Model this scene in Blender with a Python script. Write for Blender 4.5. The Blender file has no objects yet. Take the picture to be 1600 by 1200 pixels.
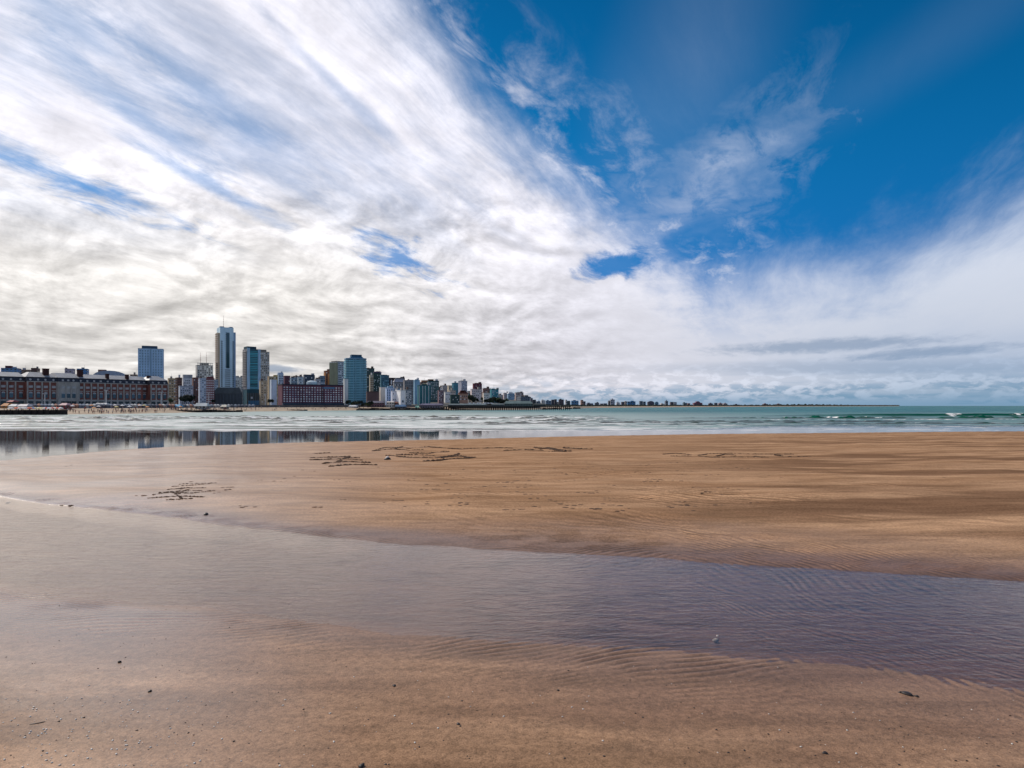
import bpy, bmesh, math, random
import numpy as np
from mathutils import Vector, Matrix
C = bpy.context.scene.collection
rad = math.radians
F = 1066.7            # focal length of the photograph in its own pixels (24 mm on 36 mm)
CAMZ = 4.0
# ------------------------------------------------------------------ camera
cam_d = bpy.data.cameras.new('camera'); cam = bpy.data.objects.new('camera', cam_d); C.objects.link(cam)
cam.location = (0, 0, CAMZ); cam.rotation_euler = (rad(90), 0, 0)
cam_d.sensor_width = 36; cam_d.lens = 24; cam_d.shift_y = 34/1600
cam_d.clip_start = 0.1; cam_d.clip_end = 90000
sc = bpy.context.scene; sc.camera = cam
sc.view_settings.view_transform = 'Standard'; sc.view_settings.look = 'None'
sc.view_settings.gamma = 1; sc.view_settings.exposure = 0.0
sc.render.engine = 'CYCLES'
try:
    sc.cycles.transparent_max_bounces = 8; sc.cycles.max_bounces = 6; sc.cycles.diffuse_bounces = 2
    sc.cycles.glossy_bounces = 3; sc.cycles.sample_clamp_indirect = 6
except Exception: pass
SUN_AZ, SUN_EL = rad(-54), rad(41)     # azimuth from +Y towards +X

# ------------------------------------------------------------------ node helper
class NT:
    def __init__(s, tree): s.t = tree; s.n = tree.nodes; s.l = tree.links
    def node(s, typ, **kw):
        n = s.n.new(typ)
        for k, v in kw.items(): setattr(n, k, v)
        return n
    def put(s, sock, v):
        if v is None: return
        if hasattr(v, 'is_output'): s.l.new(v, sock)
        elif isinstance(v, (tuple, list)) and len(v) == 3 and sock.type == 'RGBA': sock.default_value = (*v, 1)
        else: sock.default_value = v
    def m(s, op, a, b=None, c=None, clamp=False):
        n = s.node('ShaderNodeMath', operation=op, use_clamp=clamp)
        s.put(n.inputs[0], a); s.put(n.inputs[1], b)
        if c is not None: s.put(n.inputs[2], c)
        return n.outputs[0]
    def add(s, a, b): return s.m('ADD', a, b)
    def sub(s, a, b): return s.m('SUBTRACT', a, b)
    def mul(s, a, b): return s.m('MULTIPLY', a, b)
    def mx(s, a, b): return s.m('MAXIMUM', a, b)
    def mn(s, a, b): return s.m('MINIMUM', a, b)
    def sm(s, v, lo, hi, a=0.0, b=1.0):
        n = s.node('ShaderNodeMapRange', interpolation_type='SMOOTHSTEP')
        s.put(n.inputs[0], v); s.put(n.inputs[1], lo); s.put(n.inputs[2], hi); s.put(n.inputs[3], a); s.put(n.inputs[4], b)
        return n.outputs[0]
    def xyz(s, x, y, z=0.0):
        n = s.node('ShaderNodeCombineXYZ'); s.put(n.inputs[0], x); s.put(n.inputs[1], y); s.put(n.inputs[2], z); return n.outputs[0]
    def sep(s, v):
        n = s.node('ShaderNodeSeparateXYZ'); s.l.new(v, n.inputs[0]); return n.outputs
    def noise(s, vec, scale, detail=4, rough=.5, dist=0.0, lac=2.0):
        n = s.node('ShaderNodeTexNoise'); s.put(n.inputs['Vector'], vec)
        s.put(n.inputs['Scale'], scale); n.inputs['Detail'].default_value = detail
        n.inputs['Roughness'].default_value = rough; n.inputs['Distortion'].default_value = dist
        n.inputs['Lacunarity'].default_value = lac
        return n.outputs[0]
    def mix(s, f, a, b, blend='MIX'):
        n = s.node('ShaderNodeMix', data_type='RGBA', blend_type=blend)
        s.put(n.inputs[0], f); s.put(n.inputs[6], a); s.put(n.inputs[7], b); return n.outputs[2]
    def attr(s, name): return s.node('ShaderNodeAttribute', attribute_name=name).outputs['Fac']
    def bump(s, h, strength=.5, dist=.1, normal=None):
        n = s.node('ShaderNodeBump'); s.put(n.inputs['Height'], h); s.put(n.inputs['Strength'], strength); s.put(n.inputs['Distance'], dist)
        if normal: s.l.new(normal, n.inputs['Normal'])
        return n.outputs[0]

def azel(px, py):
    a = math.atan((px-800)/F); return a, math.atan((634-py)/F*math.cos(a))
# ------------------------------------------------------------------ world: blue sky under drifting cirrus and altocumulus
def make_world():
    w = bpy.data.worlds.new('World'); sc.world = w; w.use_nodes = True
    T = NT(w.node_tree); T.n.clear()
    out = T.node('ShaderNodeOutputWorld'); bg = T.node('ShaderNodeBackground')
    bg.inputs[1].default_value = 0.1; T.l.new(bg.outputs[0], out.inputs[0])
    sky = T.node('ShaderNodeTexSky', sky_type='NISHITA'); sky.sun_disc = False
    sky.sun_elevation = SUN_EL; sky.sun_rotation = SUN_AZ; sky.altitude = 0; sky.air_density = 1.0; sky.dust_density = .3; sky.ozone_density = 3.0
    tc = T.node('ShaderNodeTexCoord').outputs['Generated']
    x, y, z = T.sep(tc)
    el = T.m('ARCSINE', z); az = T.m('ARCTAN2', x, y)
    zz = T.mx(z, .004)
    k = T.m('DIVIDE', 1.0, T.add(zz, .085))
    u = T.mul(x, k); v = T.mul(y, k)
    # deep polarised blue
    blue = T.mix(1.0, sky.outputs[0], (.02, .60, .92), 'MULTIPLY')
    hor = T.sm(el, .0, .42); blue = T.mix(hor, T.mix(1.0, blue, (3.4, .60, .90), 'MULTIPLY'), blue)
    hi = T.sm(el, .25, .65, 1.0, .72); blue = T.mix(1.0, blue, T.xyz(hi, hi, hi), 'MULTIPLY')
    # cloud-plane frames: streaks run towards azimuth ~21 deg
    ca, sa = math.cos(rad(21)), math.sin(rad(21))
    al = T.add(T.mul(u, sa), T.mul(v, ca)); ac = T.sub(T.mul(u, ca), T.mul(v, sa))
    q = T.xyz(u, v, 0.0)
    warp = T.noise(q, .9, 3, .5)
    n1 = T.noise(T.xyz(T.mul(al, .38), T.add(T.mul(ac, 1.5), T.mul(warp, .35)), 3.1), 1.45, 10, .66, .18)      # streaks
    n2 = T.noise(T.xyz(u, v, 7.7), 2.3, 8, .55, .5)                                                       # puffs
    n3 = T.noise(T.xyz(T.mul(al, .5), ac, 12.3), 6.5, 7, .66, .35)                                         # fine fibres
    nb = T.noise(T.xyz(u, v, 1.3), .75, 4, .5, .2)                                                        # broad
    # low cumulus bank near horizon in azimuth / elevation
    nc = T.noise(T.xyz(T.mul(az, 40), T.mul(el, 105), 5.0), 1.0, 8, .60, .3)
    pk = T.m('POWER', T.mx(el, .001), .62)
    np_ = T.noise(T.xyz(T.mul(az, 9.5), T.mul(pk, 15.5), 8.0), 1.0, 9, .60, .35)
    nh = T.noise(T.xyz(T.mul(az, 3.2), T.mul(el, 48), 2.0), 1.3, 7, .55, .3)
    def line(p0, p1, wob, amt):     # signed angular distance, positive left/below
        a0, e0 = azel(*p0); a1, e1 = azel(*p1)
        dx, dy = a1-a0, e1-e0; L = math.hypot(dx, dy); nx, ny = dy/L, -dx/L
        s = T.add(T.mul(T.sub(az, a0), nx), T.mul(T.sub(el, e0), ny))
        return T.add(s, T.mul(T.sub(wob, .5), amt))
    def blob(px, py, rx, ry, tilt, wob=None, amt=0.0, lo=1.0, hi=.35):
        a0, e0 = azel(px, py); t = rad(tilt); c_, s_ = math.cos(t), math.sin(t)
        dx = T.sub(az, a0); dy = T.sub(el, e0)
        p = T.m('DIVIDE', T.add(T.mul(dx, c_), T.mul(dy, s_)), rx/F)
        r = T.m('DIVIDE', T.sub(T.mul(dy, c_), T.mul(dx, s_)), ry/F)
        dd = T.m('SQRT', T.add(T.mul(p, p), T.mul(r, r)))
        if wob is not None: dd = T.add(dd, T.mul(T.sub(wob, .5), amt))
        return T.sm(dd, lo, hi)
    # main cirrus deck, left of the diagonal
    dl = line((600, -20), (1030, 390), n3, .065)
    dl = T.add(dl, T.mul(T.sub(n1, .5), .13))
    deck = T.sm(dl, -.045, .075)
    wisp = T.mul(T.sm(dl, -.17, .03), T.sm(n3, .40, .74, 0, .75))
    # right veil, below the rising line
    rl = line((1000, 440), (1600, 262), nb, .10)
    rl = T.add(rl, T.mul(T.sub(n1, .5), .16)); rl = T.add(rl, T.mul(T.sub(n3, .5), .02))
    veil = T.sm(rl, -.035, .125)
    veil = T.mul(veil, T.sm(T.add(n1, T.mul(nb, .5)), .2, .95, .88, 1.0))
    # only the lower part
    low = T.sm(el, .19, .07)
    cov = T.mx(deck, T.mx(veil, wisp))
    cov = T.mx(cov, low)
    patch = T.mul(blob(1095, 288, 215, 92, 32, n3, 2.6, 1.10, .0), T.sm(T.add(n3, n2), .72, 1.18, .10, .66))
    cov = T.mx(cov, patch)
    haze1 = T.mul(blob(1080, 90, 160, 330, -28, nb, .8, 1.1, .0), .09); cov = T.mx(cov, haze1)
    haze2 = T.mul(blob(1420, 90, 420, 60, 22, nb, .6, 1.1, .0), .03); cov = T.mx(cov, haze2)
    # gaps
    def hole(c, h, k_=1.0): return T.mul(c, T.sub(1.0, T.mul(h, k_)))
    cov = hole(cov, blob(962, 412, 70, 24, 6, n3, 2.0, 1.15, .35), .95)
    cov = hole(cov, blob(1075, 375, 95, 30, 28, n3, 1.0, 1.2, .3), .75)
    cov = hole(cov, blob(625, 402, 80, 30, -25, n3, 4.2, 1.15, -.1), .78)
    cov = hole(cov, blob(20, 240, 160, 24, -20, n3, 4.8, 1.2, -.4), .50)
    cov = hole(cov, blob(190, 313, 110, 18, -14, n3, 4.5, 1.2, -.2), .55)
    cov = hole(cov, blob(215, 180, 190, 24, -29, n3, 2.6, 1.2, .0), .38)
    cov = hole(cov, blob(330, 155, 190, 36, -31, n3, 2.2, 1.2, .0), .40)
    cov = hole(cov, blob(110, 35, 170, 30, -25, n3, 2.2, 1.2, .0), .40)
    cov = hole(cov, blob(520, 130, 160, 14, -36, n3, 1.6, 1.2, .1), .4)
    cov = hole(cov, blob(330, 290, 150, 14, -24, n3, 1.8, 1.2, .1), .5)
    # soft streak transparency inside the deck, stronger high up
    tr = T.mul(T.sm(n1, .60, .34), T.sm(el, .16, .34, 0, .34)); cov = hole(cov, tr)
    # horizon gaps on the right
    gaps = T.mul(T.mul(T.mul(T.sm(nh, .60, .42), T.sm(el, .050, .015)), T.sm(az, -.35, .15)), T.sm(nc, .55, .42))
    cov = hole(cov, gaps, .50)
    righth = T.mul(T.sm(el, .12, .02), T.sm(az, .15, .7)); cov = hole(cov, righth, .40)
    # behind the camera: mostly open blue sky
    back = T.sm(y, .25, -.25); cov = T.mul(cov, T.sub(1.0, T.mul(back, T.sm(nb, .62, .42, .15, .75))))
    cov = T.m('MULTIPLY', cov, 1.0, clamp=True)
    # cloud shading
    sh = T.add(T.mul(n2, .62), T.mul(nb, .38))
    puffy = T.mul(T.sm(el, .44, .20), T.sm(az, .35, -.1))
    soft = T.sm(T.add(T.mul(sh, .15), T.mul(np_, .85)), .40, .58, .0, 1.0)
    soft = T.add(T.mul(soft, puffy), T.sub(1.0, puffy))
    lowg = T.mul(T.sm(nh, .62, .42), T.sm(el, .17, .07)); 
    bri = T.mul(T.sub(1.0, T.mul(T.sub(1.0, soft), .17)), T.sub(1.0, T.mul(T.mul(lowg, T.sm(az, .2, -.1)), .18)))
    fade_r = T.sm(T.add(az, T.mul(el, -.5)), -.35, .62, 1.0, .78); bri = T.mul(bri, fade_r)
    dim = T.sm(el, .24, .06, 1.0, .86); bri = T.mul(bri, dim)
    bri = T.mul(bri, T.add(1.0, T.mul(T.sm(n1, .30, .66, -.16, .07), T.sm(el, .16, .30))))
    cu = T.mul(T.mul(T.sm(nc, .47, .62), T.sm(el, .075, .04)), T.mul(T.sm(el, .002, .012), T.sm(az, -.3, .0)))
    bri = T.add(bri, T.mul(cu, .12))
    warmth = T.mul(T.sm(el, .36, .14), T.sm(az, .15, -.35))
    tint = T.mix(warmth, (.94, .925, 1.01), (1.0, .965, .93))
    tint = T.mix(T.sm(az, .0, .6), tint, (.86, .93, 1.08))
    e1 = T.sub(np_, T.noise(T.xyz(T.sub(T.mul(az, 9.5), .08), T.add(T.mul(pk, 15.5), .20), 8.0), 1.0, 9, .60, .35))
    e2 = T.sub(n2, T.noise(T.xyz(T.add(u, .05), T.add(v, .12), 7.7), 2.3, 5, .55, .5))
    emb = T.mul(T.add(T.mul(T.mul(e1, 1.35), T.mul(T.sm(el, .36, .26), T.sm(az, .25, -.1))), T.mul(T.mul(e2, .45), T.sm(el, .10, .25))), T.sm(az, .5, .0))
    bri = T.mul(bri, T.m('ADD', emb, 1.0))
    dtl = T.mul(T.sm(n3, .34, .62, .93, 1.045), T.sm(T.noise(T.xyz(T.mul(az, 30), T.mul(pk, 46), 3.0), 1.0, 7, .68, .3), .34, .64, .955, 1.03))
    bri = T.mul(bri, T.add(1.0, T.mul(T.sub(dtl, 1.0), T.sm(az, .30, .02))))
    bb = T.mul(bri, 10.2)
    cloud = T.mix(1.0, tint, T.xyz(bb, bb, bb), 'MULTIPLY')
    # dark lens clouds, right
    lens = T.mx(blob(1285, 540, 185, 12, 1, n3, 1.4, 1.15, .25), blob(1440, 552, 125, 9, 3, n3, 1.4, 1.15, .25))
    lens = T.mx(lens, T.mul(blob(1330, 575, 330, 14, -1, nh, 1.2, 1.2, .1), .6))
    lens = T.mx(lens, blob(430, 577, 40, 7, 0, nc, 1.6, 1.2, .3))
    cloud = T.mix(T.mul(lens, .72), cloud, (2.6, 3.4, 4.7))
    col = T.mix(cov, blue, cloud)
    # far low blue-grey band over the sea horizon
    hb = T.mul(T.sm(el, .030, .0), T.sm(az, -.25, .25)); col = T.mix(T.mul(hb, .72), col, (1.3, 2.9, 4.6))
    # below horizon
    col = T.mix(T.sm(z, .0, -.02), col, (1.3, 1.1, .9))
    T.l.new(col, bg.inputs[0])
    w.cycles.sampling_method = 'NONE'
make_world()
sun_d = bpy.data.lights.new('sun', 'SUN'); sun = bpy.data.objects.new('sun', sun_d); C.objects.link(sun)
sun_d.energy = 3.3; sun_d.angle = rad(.8); sun_d.color = (1.0, .93, .83)
sdir = Vector((math.sin(SUN_AZ)*math.cos(SUN_EL), math.cos(SUN_AZ)*math.cos(SUN_EL), math.sin(SUN_EL)))
sun.rotation_euler = sdir.to_track_quat('Z', 'Y').to_euler()

# ------------------------------------------------------------------ numpy noise
_rs = np.random.RandomState(4); _perm = _rs.permutation(1024).astype(np.int32)
_ga = (np.arange(1024)*2*np.pi/1024).astype(np.float32); _gx = np.cos(_ga); _gy = np.sin(_ga)
def pnoise(x, y, seed=0):
    x = np.asarray(x, np.float32); y = np.asarray(y, np.float32)
    xi = np.floor(x).astype(np.int32); yi = np.floor(y).astype(np.int32); xf = x-xi; yf = y-yi
    def g(a, b, dx, dy):
        t = _perm[(_perm[(a+seed*7) & 1023]+b) & 1023]; return _gx[t]*dx + _gy[t]*dy
    uu = xf*xf*xf*(xf*(xf*6-15)+10); vv = yf*yf*yf*(yf*(yf*6-15)+10)
    a = g(xi, yi, xf, yf); b = g(xi+1, yi, xf-1, yf); c = g(xi, yi+1, xf, yf-1); d = g(xi+1, yi+1, xf-1, yf-1)
    return (a+(b-a)*uu)+((c+(d-c)*uu)-(a+(b-a)*uu))*vv
def fbm(x, y, o=4, seed=0):
    s = 0; a = 1; 
    for i in range(o): s = s+a*pnoise(x*2**i, y*2**i, seed+i*17); a *= .5
    return s
def sstep(a, b, x):
    t = np.clip((x-a)/(b-a), 0, 1); return t*t*(3-2*t)

# ------------------------------------------------------------------ mesh helpers
def link(name, me, parent=None):
    o = bpy.data.objects.new(name, me); C.objects.link(o)
    if parent: o.parent = parent
    return o
def tag(o, label, cat, group=None, kind=None):
    if label: o['label'] = label
    if cat: o['category'] = cat
    if group: o['group'] = group
    if kind: o['kind'] = kind
    return o
def thing(name, label, cat, loc=(0, 0, 0), rz=0.0, group=None):
    o = bpy.data.objects.new(name, None); C.objects.link(o); o.empty_display_size = .1
    o.location = loc; o.rotation_euler = (0, 0, rz)
    return tag(o, label, cat, group)
def grid_mesh(name, X, Y, Z, mat, attrs={}, wrap=False):
    r, c = X.shape
    me = bpy.data.meshes.new(name)
    me.vertices.add(r*c); co = np.stack([X, Y, Z], -1).astype(np.float32).reshape(-1)
    me.vertices.foreach_set('co', co)
    i = np.arange(r*c).reshape(r, c)
    if wrap:
        j = np.roll(i, -1, 1); q = np.stack([i[:-1], j[:-1], j[1:], i[1:]], -1).reshape(-1, 4)
    else:
        q = np.stack([i[:-1, :-1], i[:-1, 1:], i[1:, 1:], i[1:, :-1]], -1).reshape(-1, 4)
    n = len(q); me.loops.add(n*4); me.polygons.add(n)
    me.loops.foreach_set('vertex_index', q.reshape(-1).astype(np.int32))
    me.polygons.foreach_set('loop_start', (np.arange(n)*4).astype(np.int32))
    try: me.polygons.foreach_set('loop_total', np.full(n, 4, np.int32))
    except Exception: pass
    me.update(calc_edges=True)
    me.polygons.foreach_set('use_smooth', np.ones(n, bool))
    for k, v in attrs.items():
        a = me.attributes.new(k, 'FLOAT', 'POINT'); a.data.foreach_set('value', v.astype(np.float32).reshape(-1))
    me.materials.append(mat); me.update()
    return me
class MB:
    """collects boxes and polygons into one mesh"""
    def __init__(s): s.v = []; s.f = []
    def box(s, x0, x1, y0, y1, z0, z1):
        b = len(s.v); s.v += [(x0, y0, z0), (x1, y0, z0), (x1, y1, z0), (x0, y1, z0), (x0, y0, z1), (x1, y0, z1), (x1, y1, z1), (x0, y1, z1)]
        s.f += [(b, b+3, b+2, b+1), (b+4, b+5, b+6, b+7), (b, b+1, b+5, b+4), (b+1, b+2, b+6, b+5), (b+2, b+3, b+7, b+6), (b+3, b, b+4, b+7)]
        return s
    def poly(s, pts): b = len(s.v); s.v += list(pts); s.f.append(tuple(range(b, b+len(pts)))); return s
    def frustum(s, a, b_, z0, z1):      # a, b_ = (x0,x1,y0,y1) bottom and top rectangles
        b = len(s.v)
        for r, z in ((a, z0), (b_, z1)): s.v += [(r[0], r[2], z), (r[1], r[2], z), (r[1], r[3], z), (r[0], r[3], z)]
        s.f += [(b, b+3, b+2, b+1), (b+4, b+5, b+6, b+7), (b, b+1, b+5, b+4), (b+1, b+2, b+6, b+5), (b+2, b+3, b+7, b+6), (b+3, b, b+4, b+7)]
        return s
    def prism(s, pts, z0, z1):          # plan polygon, counter-clockwise
        n = len(pts); b = len(s.v); s.v += [(p[0], p[1], z0) for p in pts]+[(p[0], p[1], z1) for p in pts]
        s.f.append(tuple(range(b+n-1, b-1, -1))); s.f.append(tuple(range(b+n, b+2*n)))
        for i in range(n): j = (i+1) % n; s.f.append((b+i, b+j, b+n+j, b+n+i))
        return s
    def cyl(s, p0, p1, r0, r1, n=8):
        p0 = Vector(p0); p1 = Vector(p1); d = (p1-p0).normalized(); a = d.orthogonal().normalized(); c = d.cross(a); b = len(s.v)
        for p, r in ((p0, r0), (p1, r1)):
            for i in range(n): t = 2*math.pi*i/n; s.v.append(tuple(p+(a*math.cos(t)+c*math.sin(t))*r))
        for i in range(n): j = (i+1) % n; s.f.append((b+i, b+j, b+n+j, b+n+i))
        s.f.append(tuple(range(b+n-1, b-1, -1))); s.f.append(tuple(range(b+n, b+2*n))); return s
    def mesh(s, name, mat):
        me = bpy.data.meshes.new(name); me.from_pydata(s.v, [], s.f); me.materials.append(mat); me.update(); return me
    def build(s, name, mat, parent=None): return link(name, s.mesh(name, mat), parent)

# ------------------------------------------------------------------ materials
def new_mat(name):
    m = bpy.data.materials.new(name); m.use_nodes = True; T = NT(m.node_tree); b = m.node_tree.nodes['Principled BSDF']; return m, T, b
_mc = {}
def paint(col, rough=.8, var=.25, scale=.25, spec=.3, metal=0.0):
    key = (tuple(col), rough, var, scale, spec, metal)
    if key in _mc: return _mc[key]
    m, T, b = new_mat('painted_surface')
    tc = T.node('ShaderNodeTexCoord').outputs['Object']
    mp = T.node('ShaderNodeMapping'); T.l.new(tc, mp.inputs[0]); mp.inputs['Scale'].default_value = (1, 1, .35)
    n = T.noise(mp.outputs[0], scale, 5, .6)
    f = T.sm(n, .3, .7, 1-var, 1+var*.5)
    T.l.new(T.mix(1.0, tuple(col), T.xyz(f, f, f), 'MULTIPLY'), b.inputs['Base Color'])
    b.inputs['Roughness'].default_value = rough; b.inputs['Specular IOR Level'].default_value = spec; b.inputs['Metallic'].default_value = metal
    _mc[key] = m; return m
def glass(col, rough=.12):
    key = ('g', tuple(col), rough)
    if key in _mc: return _mc[key]
    m, T, b = new_mat('window_glass')
    info = T.node('ShaderNodeObjectInfo').outputs['Random']
    f = T.m('MULTIPLY_ADD', info, .9, .55)
    T.l.new(T.mix(1.0, tuple(col), T.xyz(f, f, f), 'MULTIPLY'), b.inputs['Base Color'])
    b.inputs['Roughness'].default_value = rough; b.inputs['Specular IOR Level'].default_value = .6
    _mc[key] = m; return m
def facade(wall, win, wx=3.4, wz=3.1, frac=.45, seed=0):
    """far wall with its grid of window openings in the material"""
    key = ('f', tuple(wall), tuple(win), wx, wz, frac)
    if key in _mc: return _mc[key]
    m, T, b = new_mat('windowed_wall')
    tc = T.node('ShaderNodeTexCoord').outputs['Object']; x, y, z = T.sep(tc)
    nz = T.sep(T.node('ShaderNodeNewGeometry').outputs['Normal'])[2]
    h = T.add(x, y)
    fx = T.m('FRACT', T.m('DIVIDE', h, wx)); fz = T.m('FRACT', T.m('DIVIDE', z, wz))
    gx = T.m('LESS_THAN', T.m('ABSOLUTE', T.sub(fx, .5)), frac*.5+.03); gz = T.m('LESS_THAN', T.m('ABSOLUTE', T.sub(fz, .5)), frac*.5)
    g = T.mul(T.mul(gx, gz), T.m('LESS_THAN', T.m('ABSOLUTE', nz), .4))
    cell = T.xyz(T.m('FLOOR', T.m('DIVIDE', h, wx)), T.m('FLOOR', T.m('DIVIDE', z, wz)), 0.0)
    wn = T.node('ShaderNodeTexWhiteNoise'); T.l.new(cell, wn.inputs['Vector'])
    wv = T.m('MULTIPLY_ADD', wn.outputs['Value'], 1.1, .45)
    wc = T.mix(1.0, tuple(win), T.xyz(wv, wv, wv), 'MULTIPLY')
    n = T.noise(tc, .12, 5, .6); f = T.sm(n, .3, .7, .78, 1.15)
    base = T.mix(1.0, tuple(wall), T.xyz(f, f, f), 'MULTIPLY')
    T.l.new(T.mix(g, base, wc), b.inputs['Base Color'])
    T.l.new(T.m('MULTIPLY_ADD', g, -.6, .85), b.inputs['Roughness'])
    _mc[key] = m; return m

# ------------------------------------------------------------------ ground: one polar sheet of sand
ZC = 2.35          # level of the shallow channel
def curve(ctrl):
    a = np.array([rad(c[0]) for c in ctrl]); r = np.log(np.array([c[1] for c in ctrl]))
    # smooth (cosine-resampled) interpolation
    def f(t):
        s = 0; w = 0
        for o in np.linspace(-1, 1, 7)*rad(2.2): s = s+np.interp(t+o, a, r); w += 1
        return np.exp(s/w)
    return f
def pd(px, py, z):      # azimuth in degrees and radial distance of a pixel lying at height z
    d = (CAMZ-z)*F/(py-634); t = (px-800)/F; return (math.degrees(math.atan(t)), d*math.sqrt(1+t*t))
cU = curve([(-180, 900), (-120, 500), (-75, 120), (-58, 60)] + [pd(*p, ZC) for p in ((0, 780), (150, 797), (300, 815), (450, 834), (600, 851), (800, 862), (1000, 873), (1200, 885), (1400, 898), (1600, 911))] + [(60, 9.5), (90, 26), (115, 150), (180, 900)])
cL = curve([(-180, 700), (-120, 300), (-75, 60), (-58, 24)] + [pd(*p, ZC) for p in ((0, 935), (150, 945), (300, 960), (450, 982), (600, 1002), (800, 1022), (1000, 1032), (1200, 1040), (1400, 1055), (1600, 1080))] + [(60, 5.6), (90, 15), (115, 100), (180, 700)])
cS = curve([(-180, 700), (-120, 260), (-85, 90), (-60, 62)] + [pd(*p, 0) for p in ((0, 722), (120, 709), (230, 700), (450, 692), (700, 687), (850, 683), (1000, 680), (1300, 676.5), (1600, 674))] + [(60, 170), (90, 300), (120, 600), (180, 700)])
def ground_z(X, Y, fine=True):
    th = np.arctan2(X, Y); r = np.hypot(X, Y)
    S = cS(th); U = np.minimum(cU(th), S-3); L = np.minimum(cL(th), U-2)
    w1 = fbm(X*.35, Y*.35, 3, 5)
    rr = r*(1+.015*fbm(X*.9, Y*.9, 3, 9))
    # near bank
    near = ZC+.012+.045*sstep(0, 1, (L-rr)/(L*.6))+.012*w1
    bed = ZC-.030-.07*sstep(.0, .75, (rr-L)/(U-L))
    t = np.clip((rr-U)/np.maximum(S-U, 1), 0, 1.0)
    bar = (ZC+.02+.10*sstep(0, .05, t))*(1-t**1.25)
    z = near+(bed-near)*sstep(-.10, .30, (rr-L)/(U-L))
    k = sstep(-.22, .10, (rr-U)/np.minimum(U*.35, 3.5)); z = z+(bar-z)*k
    out = np.clip(rr-S, 0, None); z = z-np.minimum(out*.02, 2.2)
    onbar = sstep(0, 3, rr-U)*sstep(0, 12, S-rr); z = z+onbar*(.05*w1+.10*fbm(X*.05, Y*.14, 3, 31))
    left = sstep(-.25, -.75, X/np.maximum(Y, .5))
    z = z-onbar*left*.0
    if fine:
        # current ripples
        wx = fbm(X*.55, Y*.55, 2, 40); wy = fbm(X*.8+40, Y*.8, 2, 44)
        side = sstep(-1.0, 4.5, X)
        ph1 = 2*np.pi/.068*(Y*.93-X*.30+.30*wx); ph2 = 2*np.pi/.088*(X*.9+Y*.40+.28*wy)
        brk = .15+.85*sstep(-.35, .45, fbm(X*2.3, Y*2.9, 3, 50))
        w_ = sstep(.35, .65, side+.25*wx)
        rp = (1-w_)*(np.sin(ph1+1.2*fbm(X*4, Y*4, 2, 51))) + w_*(np.sin(ph2+1.1*fbm(X*4, Y*4, 2, 53)))
        rp = np.where(rp > 0, rp, rp*.6)
        inch = sstep(-.20-.26*sstep(-1, 3, X), .04, (rr-L)/(U-L))*sstep(1.4, .0, rr-U)
        barr = sstep(0, 1, rr-U)*sstep(30, 12, rr)*sstep(-.05, .35, fbm(X*.22+9, Y*.30, 3, 61))*sstep(-3, 1.5, X)
        rp3 = np.sin(2*np.pi/.26*(X*.62+Y*.78+.5*wx)+1.3*fbm(X*2, Y*2, 2, 58)); rp3 = np.where(rp3 > 0, rp3, rp3*.5)
        z = z+rp3*barr*.012*sstep(9, 11, rr)
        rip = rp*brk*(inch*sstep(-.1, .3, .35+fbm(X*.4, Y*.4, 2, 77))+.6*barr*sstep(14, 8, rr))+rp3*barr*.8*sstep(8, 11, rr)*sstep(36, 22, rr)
        z = z+rp*brk*(.0062*inch*(1-.45*sstep(.05, -.1, (rr-L)/(U-L)))*sstep(-.1, .3, .35+fbm(X*.4, Y*.4, 2, 77))+.0075*barr)
        z = z+.0012*fbm(X*9, Y*9, 2, 63)*sstep(14, 6, r)
        z = z+.0035*fbm(X*2.2, Y*5.5, 3, 65)*sstep(-.1, .25, fbm(X*.5, Y*.9, 2, 66))*sstep(30, 10, r)
    return z, th, rr, L, U, S, (rip if fine else 0*z)
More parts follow.
